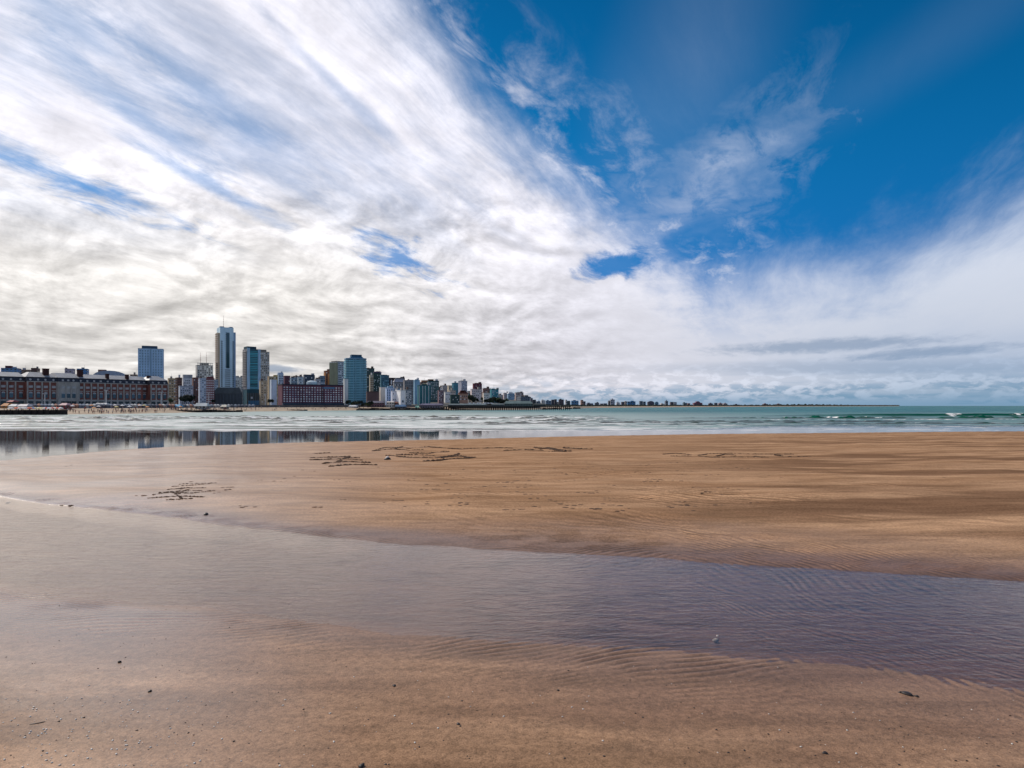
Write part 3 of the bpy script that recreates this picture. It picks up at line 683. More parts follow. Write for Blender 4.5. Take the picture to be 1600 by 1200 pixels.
B.part('roof_parapet', paint((.12, .2, .3)), (B.w*.02, B.w*.3, .5, 9, B.h, B.h+1.2), (B.w*.72, B.w*.95, .5, 9, B.h, B.h+1.2))
antenna(B, B.w*.35, B.dep*.4, B.h, 18)
# dark glazed hall at its foot
B = Bld('podium_hall', 'dark glazed hall with a sloping roof at the foot of the tallest tower', 'hall', 331, 331, 378, 613, 760, 20, depth=25, base=4)
B.wall(paint((.035, .045, .055), .4, .3, .3, .6), B.lz(615)); MB().frustum((-.5, B.w+.5, -.6, 25.5), (B.w*.18, B.w*.9, 6, 20), B.lz(615), B.lz(605)).build('sloping_roof', paint((.07, .08, .08), .6), B.root)
for x in lin(0, B.w, 9): MB().box(x-.18, x+.18, -.3, .02, .6, B.lz(616)).build('mullion', paint((.12, .16, .2)), B.root)
# --- third tower with teal balconies
B = Bld('balcony_tower', 'slim tower with a teal balcony front between pale blue side fins', 'skyscraper', 377, 386, 407, 545, 930, 37, depth=20)
B.wall(paint((.03, .10, .13), .5), B.h); B.part('side_fin', paint((.50, .70, .85)), (0, B.w*.20, -.6, .02, B.lz(608), B.h+1.5), ); B.part('side_fin', paint((.44, .62, .78)), (B.w*.80, B.w+.05, -.6, 4, B.lz(608), B.h))
zs = lin(B.lz(603), B.lz(547), 21)
for z in zs:
    o = MB().box(B.w*.205, B.w*.795, -.9, .02, -.6, .45).build('balcony', glass((.05, .36, .42), .25), B.root); o.location = (0, 0, z-.4)
    o = MB().box(B.w*.22, B.w*.78, -.10, .05, -.5, .5).build('window_band', glass((.02, .09, .11)), B.root); o.location = (0, 0, z+.9)
    o = MB().box(-1.5, .02, 1.5, B.dep-1, -.4, .4).build('side_balcony', paint((.52, .48, .45)), B.root); o.location = (0, 0, z-.6)
B.part('light_band', glass((.15, .5, .62), .3), (B.w*.2, B.w*.8, -1.2, -.2, B.lz(608), B.lz(604)))
B.part('side_wall', paint((.30, .29, .30), .8, .5, .08), (-.3, -.01, 0, B.dep, B.lz(608), B.h)); B.part('roof_block', paint((.03, .07, .10)), (B.w*.02, B.w*.72, 2, B.dep-3, B.h, B.h+3.6))
B = Bld('podium_block', 'dark glazed base with blue ground floor under the teal balcony tower', 'podium', 386, 386, 413, 610, 800, 22, depth=22, base=4)
B.wall(paint((.03, .04, .038), .4, .3, .3, .6), B.lz(614)); B.part('entrance_glazing', glass((.03, .16, .32), .2), (B.w*.08, B.w*.72, -.5, -.01, .6, B.lz(626)))
for x in lin(0, B.w, 7): MB().box(x-.2, x+.2, -.7, -.02, .6, B.lz(614)).build('column', paint((.14, .20, .25)), B.root)
B.part('sign_board', paint((.8, .8, .8)), (B.w*.2, B.w*.32, -.6, -.02, B.lz(623), B.lz(620)))
# --- blocks from left to right
T3 = [DW, LW]
defs = [
 (BL, 'cream building top with two dark windows just right of the brick casino roof', 262, 263.5, 275, 592, 800, 34, TAN, dict(win=(3, 9, .5, .4))),
 (BL, 'narrow dark brown block with stacked balconies right of the cream one', 274, 277, 284.5, 591, 760, 40, DBR, dict(slabs=((.2, .12, .1), 10, .1, .95), sidewin=(2, 9, .5, .4))),
 (BL, 'grey block with a small cube on its roof behind the beach trees', 284, 286, 303, 592, 820, 32, GREYW, dict(win=(6, 10, .5, .45), cap=[(.05, .9, 7, GREY)])),
 (BL, 'pale blue grey stepped block behind the dark palm trees', 279, 281, 302, 604, 720, 32, (.36, .40, .46), dict(win=(6, 7, .5, .4), mats=T3)),
 (BL, 'dark brick block with a plain flat roof between two grey ones', 300, 302, 312, 591, 740, 33, (.14, .07, .06), dict(win=(3, 10, .5, .4))),
 ('crowned_tower', 'cream and dark striped tower crowned by an open roof frame and thin antennas', 305.5, 308, 333, 571, 1000, 33, (.38, .36, .34), dict(win=(7, 20, .45, .62))),
 (BL, 'narrow pale blue grey block at the foot of the striped tower', 310, 312, 322, 592, 700, 34, (.42, .46, .53), dict(win=(3, 11, .5, .42), mats=T3)),
 (BL, 'brick block with white window rows left of the tallest tower', 320, 321.5, 335, 592, 720, 34, (.20, .09, .09), dict(win=(4, 10, .5, .42), mats=[LW], cap=[(.2, .95, 3.5, (.15, .03, .04))])),
 (BL, 'grey blue block half hidden behind the brick one beside the tallest tower', 328, 331, 341, 594, 860, 30, (.33, .38, .44), dict(win=(4, 10, .5, .42))),
 (BL, 'low beige grey block showing between the two tallest towers', 366, 368, 380, 590, 1050, 30, (.46, .44, .42), dict(win=(4, 12, .5, .45), cap=[(.1, .5, 3, GREY)])),
 (BL, 'beige high-rise with square window grid right behind the teal balcony tower', 402, 403, 421, 550, 1060, 27, (.42, .37, .31), dict(win=(6, 24, .5, .48), mats=T3, cap=[(.1, .75, 4, (.22, .19, .16))])),
 (BL, 'low tan stepped block at the foot of the beige high-rise', 405, 407, 421, 596, 800, 33, (.44, .36, .26), dict(win=(3, 9, .35, .4))),
 (BL, 'tan block with a dark vertical slot left of the white slab', 418, 420, 428, 589, 780, 34, TAN, dict(win=(2, 11, .35, .5))),
 (BL, 'plain narrow white slab with no windows left of the purple brick hotel', 421.5, 424, 432.5, 593, 720, 36, (.52, .57, .64), dict(parapet=False)),
 (BL, 'small white blue tower top behind the left end of the purple brick hotel', 433, 435, 443, 585, 900, 33, (.42, .52, .62), dict(win=(3, 12, .5, .4), cap=[(0, 1, 3, (.5, .58, .7))])),
 (BL, 'ochre roof block left of the small white tower top', 427, 428, 434, 587, 860, 33, (.45, .33, .15), dict(win=(2, 8, .5, .4))),
 (BL, 'dark maroon block poking above the left part of the purple hotel', 443, 445, 453.5, 588, 880, 33, (.10, .035, .055), dict(win=(3, 9, .4, .4))),
 (BL, 'blue grey block with uneven roof boxes above the purple hotel roof', 453, 455, 466, 591, 860, 30, (.20, .27, .34), dict(win=(4, 8, .5, .4), cap=[(.1, .4, 3, DBR), (.6, .9, 2, GREY)])),
 (BL, 'pale grey narrow block above the middle of the purple hotel roof', 465, 466, 474, 590, 840, 30, (.40, .46, .50), dict(win=(3, 8, .5, .4))),
 (BL, 'dark block with overhanging roof above the round white tank', 474, 476, 492, 587, 900, 30, (.05, .07, .10), dict(win=(5, 8, .5, .4), cap=[(.0, .95, 2, (.04, .04, .06))])),
 (BL, 'grey block right of the round white tank', 491, 493, 501, 593, 860, 30, GREY, dict(win=(3, 8, .5, .4), cap=[(.2, .6, 3, DBR)])),
 (BL, 'slate blue block left of the orange brown tower', 499, 500.5, 508, 588, 900, 30, (.14, .20, .26), dict(win=(3, 10, .5, .4))),
 (BL, 'brown stepped tower with an orange sunlit strip left of the green tower', 506, 509, 519.5, 580, 950, 38, (.20, .09, .06), dict(win=(4, 14, .5, .4), cap=[(.4, .85, 3.5, (.12, .06, .05))])),
 (BL, 'tower with a green left side and pale window grid, left of the tall teal tower', 519, 528, 542, 566, 930, 45, (.40, .43, .46), dict(win=(5, 20, .6, .5), cap=[(.0, .95, 2.3, (.06, .06, .06))], depth=22)),
 (BL, 'white sloping slab tucked against the left foot of the teal tower', 536, 538.5, 544, 592, 700, 38, (.55, .58, .56), dict(parapet=False)),
 (BL, 'dark green slab just behind the right edge of the teal tower', 571, 573, 585, 576, 1000, 27, (.05, .08, .07), dict(win=(4, 14, .5, .4), cap=[(.0, .4, 1.5, DBR)])),
 (BL, 'slim block with a lit beige balcony strip right of the teal tower', 577, 578.2, 583.5, 587, 800, 30, (.55, .45, .34), dict(slabs=((.35, .22, .14), 12, .1, .9))),
 (BL, 'dark green gridded tower right of the beige balcony strip', 582, 583.5, 595, 584, 900, 30, (.04, .07, .06), dict(win=(6, 16, .6, .45), cap=[(.1, .9, 3.5, (.09, .07, .12))])),
 (BL, 'purple grey tower top with a red roof box behind the dark green tower', 585, 587, 596, 582, 1100, 28, (.24, .20, .28), dict(win=(4, 14, .5, .4), cap=[(.2, .9, 2, DRED)])),
 (BL, 'plain dark brown box low in front of the green gridded tower', 572, 573.5, 592, 613, 680, 26, (.10, .065, .065), dict()),
 (BL, 'teal blue gridded block between the green tower and the dark brown slab', 594, 595.5, 608, 587, 880, 27, (.06, .16, .21), dict(win=(5, 14, .55, .45), mats=[glass((.25, .38, .45)), DW], cap=[(.1, .8, 1.8, (.03, .07, .1))])),
 (BL, 'wide dark brown slab with tall white slots high behind the white houses', 604, 606, 632.5, 590, 980, 20, (.045, .025, .028), dict(parapet=False)),
 (BL, 'tall beige windowless slab at the left of the white and blue group', 592.5, 595, 603.5, 605, 690, 36, (.56, .50, .44), dict(parapet=False)),
 (BL, 'white block with blue glazed stripes in the middle of the white group', 602, 604, 616, 607, 680, 30, (.40, .50, .66), dict(win=(4, 6, .4, .75), mats=[glass((.03, .10, .26))], cap=[(.2, .9, 4, (.30, .46, .60))])),
 (BL, 'low white house with a notched roof between the blue striped block and the white house', 611, 613, 624, 612, 660, 28, (.55, .58, .66), dict(win=(4, 4, .35, .4))),
 (BL, 'light blue block with a white frame behind the white house', 619, 620, 628, 609, 700, 28, (.25, .45, .62), dict(win=(2, 4, .6, .5))),
 (BL, 'bright white house with one dark window right of the light blue block', 625, 626, 633, 611, 650, 28, (.72, .75, .80), dict(win=(1, 2, .35, .3))),
 (BL, 'broad grey mansion block with a sloping roof above the white houses', 614, 616, 634, 598, 820, 24, (.22, .22, .23), dict(win=(8, 5, .5, .4))),
 (BL, 'tall grey block with dark balcony bands left of the pale blue slab', 630, 632, 648.5, 595, 780, 26, (.26, .24, .24), dict(win=(5, 13, .75, .5), mats=[DW], cap=[(.3, .9, 2, (.5, .4, .38))])),
 (BL, 'grey green low block with a red brown roof in front of the banded block', 632, 634, 643, 610, 690, 26, (.20, .24, .27), dict(win=(4, 7, .6, .4), mats=T3)),
 (BL, 'smooth pale blue slab tower with a small domed roof room', 646, 648, 656, 595, 760, 28, (.22, .36, .47), dict(cap=[(.2, .8, 2.5, (.18, .28, .36))])),
 (BL, 'teal glass block with pale vertical columns right of the blue slab', 652, 654, 672.5, 603, 720, 25, (.03, .13, .15), dict(win=(9, 8, .5, .5), mats=[glass((.02, .17, .19))], cap=[(.3, .75, 3, (.03, .08, .09))])),
 (BL, 'block with a cream frame rising behind the teal glass block', 656, 658, 675, 598, 860, 25, (.08, .06, .06), dict(win=(5, 8, .5, .4), cap=[(.1, .6, 4, (.35, .18, .10))])),
 (BL, 'dark teal tower with small pale windows at the right end of the main skyline', 668, 670, 686, 596, 820, 25, (.04, .09, .10), dict(win=(6, 12, .45, .4), mats=[LW, glass((.2, .25, .2))], cap=[(.0, .5, 3.5, (.12, .05, .020))])),
 (BL, 'low maroon and white house right of the dark teal tower', 684, 685.5, 693, 611, 760, 24, (.25, .16, .17), dict(win=(3, 6, .5, .4), mats=T3)),
 (BL, 'plain grey tower top left of the sunlit cream one on the hill', 690, 691.5, 700, 603, 1000, 22, (.27, .27, .29), dict(win=(4, 9, .3, .3))),
 (BL, 'sunlit cream stepped tower top on the hill', 699, 701, 709, 603, 980, 24, (.48, .40, .30), dict(win=(3, 8, .5, .4))),
 (BL, 'teal blue tower left of the pale banded tower on the hill', 706, 708.5, 716, 599, 960, 30, (.05, .16, .22), dict(win=(3, 8, .6, .4), mats=[glass((.04, .2, .26))])),
 (BL, 'pale tower with a lit left edge and a dark right edge on the hill', 716, 721, 730, 596, 940, 36, (.36, .36, .42), dict(win=(4, 10, .3, .6), cap=[(.1, .5, 1.5, DBR)])),
 (BL, 'low white house on the slope below the cream tower top', 694, 695.5, 704, 613.5, 800, 22, (.66, .64, .62), dict(win=(3, 3, .4, .4))),
 (BL, 'rounded beige block on the slope below the teal blue tower', 702, 703.5, 712, 611, 860, 22, (.48, .40, .34), dict(win=(3, 4, .4, .4))),
 (BL, 'dark green low block above the start of the pier', 703, 704.5, 718, 618, 740, 20, (.03, .06, .055), dict(win=(6, 3, .5, .4))),
 (BL, 'house with a dark red pitched roof below the pale banded tower', 716, 718, 731, 616, 800, 20, (.42, .24, .17), dict(win=(4, 2, .4, .4))),
 (BL, 'dark red tower standing alone on the hill', 738.5, 740, 753, 600, 960, 22, (.13, .025, .04), dict(win=(5, 8, .4, .4), cap=[(.2, .65, 1.8, DRED)])),
 (BL, 'white and pink house group below the dark red tower', 735, 737, 752, 609, 860, 20, (.58, .48, .46), dict(win=(5, 4, .4, .4), cap=[(.1, .4, 1.5, WHITE)])),
 (BL, 'tan and brown block between the villa and the teal block', 754, 755, 767, 608, 900, 18, (.22, .12, .10), dict(win=(4, 5, .5, .4), cap=[(.1, .5, 1.8, (.2, .06, .06))])),
 (BL, 'broad teal block with rows of windows above the pier', 765.5, 768, 779, 609, 860, 20, (.05, .20, .24), dict(win=(5, 6, .5, .45), mats=[LW, glass((.05, .25, .3))], cap=[(.2, .5, 2, (.04, .12, .15))])),
 (BL, 'low white terrace below the tan and brown block', 755, 756, 766, 615, 820, 18, (.60, .58, .52), dict(win=(4, 3, .5, .3))),
 (BL, 'cream narrow block with a grey roof room above the pier building', 786, 787.5, 793.5, 615, 1100, 16, (.42, .36, .36), dict(win=(3, 5, .4, .4), cap=[(.2, .8, 1.2, GREY)])),
 (BL, 'blue grey block with a curved white roof edge above the pier building', 792.5, 794, 804, 616, 1050, 16, (.22, .32, .42), dict(win=(4, 4, .5, .4))),
 (BL, 'brown and cream block with an overhanging dark roof above the pier end', 804.5, 806, 818, 614, 1150, 16, (.32, .25, .23), dict(win=(4, 6, .5, .4), cap=[(.25, .8, 1.3, (.06, .03, .03))])),
 (BL, 'small mauve block behind the left of the pier building', 776, 777.5, 786, 624, 900, 16, (.20, .10, .12), dict(win=(3, 2, .4, .4))),
]
for nm, lab, pl, pc, pr, top, d, th, colr, kw in defs:
    B = block(nm, lab, pl, pc, pr, top, d, th, colr, **kw)
    if 'crowned' in lab:
        for x in lin(0, B.w, 9): MB().box(x-.3, x+.3, .2, .8, B.h, B.h+3.2).build('crown_post', paint((.5, .48, .45)), B.root)
        B.part('crown_beam', paint((.45, .43, .40)), (0, B.w, 0, 1, B.h+3.2, B.h+4.0)); B.part('roof_block', paint((.12, .12, .12)), (B.w*.25, B.w*.75, 4, 12, B.h, B.h+4.5))
        for k in (.25, .62): antenna(B, B.w*k, 6, B.h+4, 16)
    if 'orange sunlit strip' in lab: B.part('lit_strip', paint((.62, .30, .12)), (-.5, -.02, .5, B.dep-.5, B.h*.35, B.h*.95)); B.part('lit_strip', paint((.62, .30, .12)), (B.w*.3, B.w*.62, -.6, -.02, B.h*.4, B.h*.92))  # sunlight painted as orange strips on side and front
    if 'green left side' in lab: B.part('green_side', paint((.13, .16, .12)), (-.4, -.01, .2, B.dep, 0, B.h))
    if 'tall white slots' in lab: B.wins(lin(B.w*.1, B.w*.95, 4), [B.lz(597)], 1.8, 6.5, LW, name='tall_window')
    if 'cream frame' in lab: B.part('frame', paint((.62, .50, .30)), (B.w*.15, B.w+.3, -.8, -.02, B.h-2.4, B.h-.2), (B.w*.86, B.w+.3, -.8, -.02, 0, B.h-2.41))
    if 'pale vertical columns' in lab:
        for k in (.02, .3, .52, .80): MB().box(B.w*k, B.w*k+1.0, -.6, -.02, .6, B.h).build('column', paint((.45, .52, .52) if k else (.55, .48, .3)), B.root)
    if 'mansion block' in lab: MB().frustum((-.5, B.w+.5, -.5, B.dep), (B.w*.15, B.w*.85, 4, B.dep-4), B.h+.9, B.h+5.5).build('sloping_roof', paint((.42, .42, .46)), B.root)
    if 'pitched roof' in lab: MB().frustum((-.6, B.w+.6, -.6, B.dep), (B.w*.2, B.w*.8, 5, B.dep-5), B.h+.9, B.h+4.5).build('pitched_roof', paint((.16, .05, .04)), B.root)
    if 'curved white roof' in lab: MB().frustum((0, B.w, -.4, 9), (B.w*.2, B.w*.6, 1, 6), B.h+.9, B.h+3.2).build('curved_roof', paint((.6, .6, .62)), B.root)
# --- background row of the town, half hidden
qf = random.Random(21)
for a0, a1, t0, t1, d0, n_ in ((263, 336, 593, 600, 1050, 9), (408, 436, 590, 596, 1150, 3), (434, 520, 588, 596, 1080, 12), (584, 640, 588, 597, 1250, 8), (606, 692, 596, 606, 1100, 14), (688, 735, 606, 616, 1120, 8), (730, 832, 612, 622, 1180, 16)):
    for i in range(n_):
        a = a0+(a1-a0)*(i+qf.uniform(-.2, .2))/n_; b = a+qf.uniform(4.5, 9); top = t0+(t1-t0)*(i/n_ if a0 > 600 else qf.random())+qf.uniform(-1, 2)
        c = qf.choice([(.62, .58, .50), (.46, .47, .50), (.20, .09, .07), (.34, .26, .20), (.12, .14, .17), (.70, .70, .70), (.10, .16, .20), (.42, .34, .28)])
        block(BL, 'apartment block half hidden behind the front rows of the town', a, a+.5, b, top, d0+qf.uniform(-60, 60), 24, c, fc=((.05, .06, .08), 4.2, 3.2, .5), group='half hidden blocks behind the front rows', cap=[(qf.uniform(0, .4), qf.uniform(.5, .9), qf.uniform(1, 3), (.2, .18, .17))])
# --- purple brick hotel
PUR = (.15, .06, .085)
B = Bld('brick_hotel', 'long purple brown brick hotel with eight rows of small pale windows', 'hotel', 433, 441, 536.5, 601.5, 640, 33, depth=16, base=4)
B.wall(paint(PUR, .85, .3, .2)); B.part('parapet', paint((.035, .03, .05)), (-.2, B.w+.2, -.2, 16.2, B.h, B.h+1.0))
ncol = 22; xs = lin(B.w*.01, B.w*.99, ncol); zs = lin(B.lz(632.3), B.lz(603.2), 8)
B.wins([x for x in xs], zs[::-1], B.w/ncol*.52, (zs[1]-zs[0])*.50, LW, mats=[LW, paint((.40, .42, .5)), paint((.6, .58, .6))])
for a in (.265, .315, .63, .655): MB().box(B.w*a, B.w*a+.5, -.5, -.02, 0, B.h).build('pilaster', paint((.12, .05, .07)), B.root)
B.part('blue_band', glass((.10, .22, .38), .4), (B.w*.645, B.w*.85, -.3, -.13, B.lz(607.5, B.w*.7), B.lz(604.8, B.w*.7)))
B.part('porch', paint((.05, .07, .10)), (0, B.w, -3, -.02, 0, 3.2))
# --- round tank on roof
t = thing('roof_tank', 'round white water tank seen above the roof of the purple brick hotel', 'tank', ((486-800)/F*780, 780, 0))
MB().box(-8, 8, 0, 12, 0, 24).build('support_block', paint((.30, .36, .42)), t); MB().cyl((0, 3, 24), (0, 3, 31), 6, 6, 16).build('drum', paint((.50, .62, .68)), t); MB().cyl((0, 3, 31), (0, 3, 33), 6, 2, 16).build('drum_cover', paint((.5, .6, .66)), t)
# --- tall teal tower (eight-sided)
B = Bld('teal_tower', 'tall teal tower with curved balcony rows, stepped crown and pale vertical ribs', 'skyscraper', 542, 542, 573, 561, 760, 22, depth=22, base=4)
W_, D_, c_ = B.w, B.dep, 4.0
def octa(g, c=c_): return [(c-g*.4, -g), (W_-c+g*.4, -g), (W_+g, c-g*.4), (W_+g, D_-c), (W_-c, D_+g), (c, D_+g), (-g, D_-c), (-g, c-g*.4)]
MB().prism(octa(0), 0, B.h).build('wall', glass((.03, .19, .27), .3), B.root)
zs = lin(5, B.h-.8, 25); bal = MB().prism(octa(.9), -.42, .42).mesh('balcony_ring', paint((.25, .55, .66), .6))
for z in zs: o = link('balcony_ring', bal, B.root); o.location = (0, 0, z)
for k in (.33, .44, .66, .75): MB().box(W_*k-.35, W_*k+.35, -1.25, -.95, 2, B.h).build('rib', paint((.25, .48, .58)), B.root)
MB().prism(octa(.5), B.h, B.h+1.5).build('crown_ring', paint((.20, .34, .46)), B.root); MB().frustum((W_*.18, W_*.88, 3, D_-3), (W_*.26, W_*.80, 5, D_-5), B.h+1.5, B.h+3.4).build('crown', paint((.04, .14, .24)), B.root)
MB().box(W_*.27, W_*.79, 5.5, D_-5.5, B.h+3.4, B.h+5.6).build('crown_box', paint((.03, .09, .15)), B.root)
# --- things behind the casino roof
for lab, pl, pc, pr, top, d, colr, cap in (
   ('blue roof storey with a dark red box at the far left behind the casino roof', 0, 1.5, 28, 576, 800, (.10, .20, .36), [(.2, .55, 5, (.12, .03, .04))]),
   ('flat brown roofline with a bushy terrace behind the casino', 28, 30, 47, 578.5, 850, (.22, .15, .12), []),
   ('dark clustered roof rooms behind the casino between two chimneys', 47, 48.5, 58, 576, 840, (.10, .05, .045), [(.3, .8, 1.5, DBR)]),
   ('white and dark gabled roof storey behind the casino, left of its second chimney', 99, 101, 114, 577, 850, (.36, .30, .34), [(0, .1, 3, DBR), (.85, 1, 1.5, DBR)]),
   ('bright blue roof storey behind the second casino chimney', 118, 120, 136, 577, 820, (.08, .18, .34), []),
   ('small brown roof block between the arena roof and the high-rise slab', 201, 203, 214, 586, 900, (.33, .22, .17), [])):
    block(BL, lab, pl, pc, pr, top, d, 24, colr, cap=cap, fc=((.05, .05, .020), 4.0, 3.2, .4))
B = Bld('arena_hall', 'wide hall with a shallow curved grey roof seen above the casino', 'hall', 144, 145, 196, 587, 820, 24, depth=40)
B.wall(paint((.12, .14, .18))); m = MB(); n = 10
for i in range(n):
    a0, a1 = math.pi*i/n, math.pi*(i+1)/n; x0, x1 = B.w*.5*(1-math.cos(a0)), B.w*.5*(1-math.cos(a1)); z0, z1 = B.h+6.5*math.sin(a0), B.h+6.5*math.sin(a1)
    m.poly([(x0, 0, z0), (x1, 0, z1), (x1, 40, z1), (x0, 40, z0)][::-1]); m.poly([(x0, -.02, B.h-.1), (x1, -.02, B.h-.1), (x1, -.02, z1), (x0, -.02, z0)])
m.build('curved_roof', paint((.30, .36, .46), .5), B.root); B.part('roof_block', paint((.25, .14, .11)), (B.w*.12, B.w*.36, 10, 18, B.h, B.h+8))
#PART3
# ------------------------------------------------------------------ far shore: small blocks, woods
far = [  # px0, px1, top, colour, label
 (829, 832.5, 622, (.14, .12, .14), 'first dark narrow block beyond the pier building'), (833, 837.5, 624.5, (.05, .06, .08), 'low near-black block just beyond the pier end'),
 (838, 844.5, 627, (.22, .26, .30), 'low grey blue block between two dark ones over the pier end'), (846, 852, 625.3, (.60, .58, .55), 'white sunlit block over the outer end of the pier'),
 (853, 861.5, 626, (.16, .24, .32), 'long slate blue block beside the white one over the pier'), (862, 866, 624.4, (.05, .05, .07), 'dark pair of roof rooms over the pier end, left one'), (866.5, 870, 623.8, (.07, .06, .07), 'dark pair of roof rooms over the pier end, right one'),
 (869.5, 873.2, 628, (.62, .52, .42), 'small sunlit tan house past the dark pair of roof rooms'), (873.5, 881, 624.2, (.09, .07, .08), 'dark wide stepped block with lit left edge on the far shore'), (883.5, 886, 624.6, (.62, .60, .58), 'slim white upright block on the far shore'),
 (886, 891, 626.2, (.07, .10, .11), 'dark block attached right of the slim white one'), (893, 904, 626, (.12, .26, .42), 'blue block with two white roof rooms above the last rocks'), (908, 911.4, 624.8, (.40, .22, .16), 'brown sunlit narrow tower after the blue block'),
 (911.5, 915, 627, (.10, .08, .10), 'dark block leaning on the brown narrow tower'), (917, 927, 630.2, (.14, .14, .18), 'long low grey row after the brown narrow tower'), (930, 936, 629.2, (.12, .14, .17), 'low blue black block left of the twin low blocks'),
 (938, 942.5, 630.5, (.20, .19, .22), 'left of twin low grey blocks on the far shore'), (943.5, 948.5, 630.2, (.13, .14, .18), 'right of twin low grey blocks on the far shore'), (951, 953.6, 626.6, (.08, .08, .10), 'thin dark tower left of the pale pointed one'),
 (954, 960.5, 624.3, (.42, .42, .46), 'pale grey pointed tower in the middle of the far shore'), (963.5, 968.5, 628.8, (.50, .50, .52), 'small white block right of the pale pointed tower'), (971.5, 976, 627.8, (.09, .08, .10), 'dark block left of the lit cream sliver'),
 (976.5, 979.5, 626.8, (.45, .38, .34), 'cream sliver tower left of the wide blue block'), (980.5, 993, 627.2, (.07, .20, .36), 'wide saturated blue block on the far shore'), (1000, 1004.3, 626.6, (.09, .13, .17), 'left of a pair of dark towers past the wide blue block'),
 (1005, 1009, 627.4, (.10, .15, .20), 'right of a pair of dark towers past the wide blue block'), (1012.5, 1022, 628.2, (.10, .09, .12), 'dark hump-shaped block left of the bluish cube'), (1023.5, 1029, 629.2, (.10, .20, .28), 'bluish cube between the dark hump and a pale house'),
 (1033, 1038.5, 630.8, (.58, .52, .48), 'pale low house left of the far twin spire block'), (1040, 1044, 626.4, (.16, .18, .22), 'tall narrow grey block with a spike on the far shore'), (1048, 1052.5, 628, (.08, .07, .09), 'black block left of the whitish cube'),
 (1052.8, 1057.5, 628.3, (.40, .42, .44), 'whitish cube touching the black block'), (1068, 1073.5, 629.4, (.12, .18, .22), 'blue green block left of the reddish low one'), (1074.5, 1078.5, 630, (.24, .12, .12), 'reddish low block left of the mauve building'),
 (1084.5, 1097.5, 629.4, (.17, .07, .10), 'broad mauve building with a raised middle on the far shore'), (1108, 1114, 630.4, (.10, .10, .14), 'dark low block alone after the mauve building'), (1117, 1121, 629.4, (.08, .10, .14), 'small dark tower before the pinkish pair'),
 (1123, 1129, 630.2, (.32, .22, .22), 'pinkish block, left one of the last pair'), (1130.5, 1136.5, 630.4, (.40, .34, .34), 'pinkish pale block, right one of the last pair'), (1148, 1156, 632.2, (.13, .12, .16), 'low dark row left of the last white house'),
 (1172, 1177, 632.2, (.50, .50, .50), 'last small white house of the far shore'), (1193, 1200, 631.2, (.30, .18, .18), 'last reddish house before the wooded headland'), (1213, 1221, 631.6, (.24, .16, .16), 'tiny reddish house at the start of the headland')]
for i, (a, b, top, colr, lab) in enumerate(far):
    pc = (a+b)/2; d = float(wl(pc))*1.12+90; th = -math.degrees(math.atan((pc-800)/F))*.0
    wxx = (b-a)/F*d; x0 = (a-800)/F*d; z0 = gz(pc, d)-1; h = zof(top, d)-z0
    m = MB(); dd = max(14, wxx*.7); r_ = random.Random(i)
    m.box(0, wxx, 0, dd, 0, h); up = 1.1*d/F
    if wxx/d*F > 5: k = r_.uniform(.1, .5); m.box(wxx*k, wxx*(k+.35), dd*.2, dd*.8, h, h+up)
    if 'pointed' in lab or 'spike' in lab: m.box(wxx*.35, wxx*.6, dd*.3, dd*.6, h, h+up*1.6)
    if 'raised middle' in lab: m.frustum((wxx*.2, wxx*.8, 1, dd-1), (wxx*.38, wxx*.62, 3, dd-3), h, h+up*2.2)
    if 'hump' in lab: m.frustum((0, wxx, 0, dd), (wxx*.4, wxx*.7, 2, dd-2), h, h+up*1.5)
    sc_ = d/900.
    o = m.build(BL, facade(colr, (.04, .05, .07), 3.4*sc_, 3.1*sc_, .45), None); o.location = (x0, d, z0); tag(o, lab, 'apartment building')
leafd = paint((.030, .040, .028), .9, .5, .3); leafg = paint((.05, .085, .03), .9, .5, .6); bark = paint((.06, .045, .035), .9)
def clump_mesh(name, mat, n, rx, rz, leaf, seed, lobes=5):
    r = random.Random(seed); m = MB(); L = [(r.uniform(-.5, .5)*rx, r.uniform(-.5, .5)*rx, r.uniform(-.35, .45)*rz, r.uniform(.35, .6)) for _ in range(lobes)]
    for i in range(n):
        l = r.choice(L); v = Vector((r.gauss(0, 1), r.gauss(0, 1), r.gauss(0, 1))).normalized()*r.uniform(.55, 1)
        c = Vector((l[0]+v.x*rx*l[3], l[1]+v.y*rx*l[3], l[2]+v.z*rz*l[3]))
        a = Vector((r.gauss(0, 1), r.gauss(0, 1), r.gauss(0, 1))).normalized(); b = a.orthogonal().normalized(); s = leaf*r.uniform(.5, 1.2)
        m.poly([tuple(c+a*s), tuple(c+b*s), tuple(c-a*s), tuple(c-b*s)])
    return m.mesh(name, mat)
crowns = [clump_mesh('crown', leafd if k < 3 else leafg, 420, 4.2, 3.2, .55, k) for k in range(5)]
trunk_m = MB().cyl((0, 0, 0), (.1, 0, 3), .35, .22, 7).cyl((.1, 0, 2.8), (1.2, .3, 5), .2, .08, 5).cyl((.1, 0, 2.8), (-1.0, -.2, 5.2), .2, .08, 5).mesh('trunk', bark)
def tree(px, d, h, k, label, group, name='leafy_tree'):
    x = (px-800)/F*d; t = thing(name, label, 'tree', (x, d, gz(px, d)-.2), random.uniform(0, 6), group); s = h/8.6; t.scale = (s, s, s)
    link('trunk', trunk_m, t); o = link('crown', crowns[k], t); o.location = (0, 0, 5.6)
for i, px in enumerate((285.5, 288, 291, 294, 297.5, 300)): tree(px, 560+i*3, 7+i % 3*1.6, i % 3, 'dark tree in front of the pale blue grey stepped block', 'dark trees in front of the stepped block')
tree(266, 560, 6.5, 4, 'bright green tree beside the end of the brick casino', None); tree(333, 620, 6, 0, 'small dark tree between the stepped blocks and the glazed hall', None)
rt = random.Random(9)
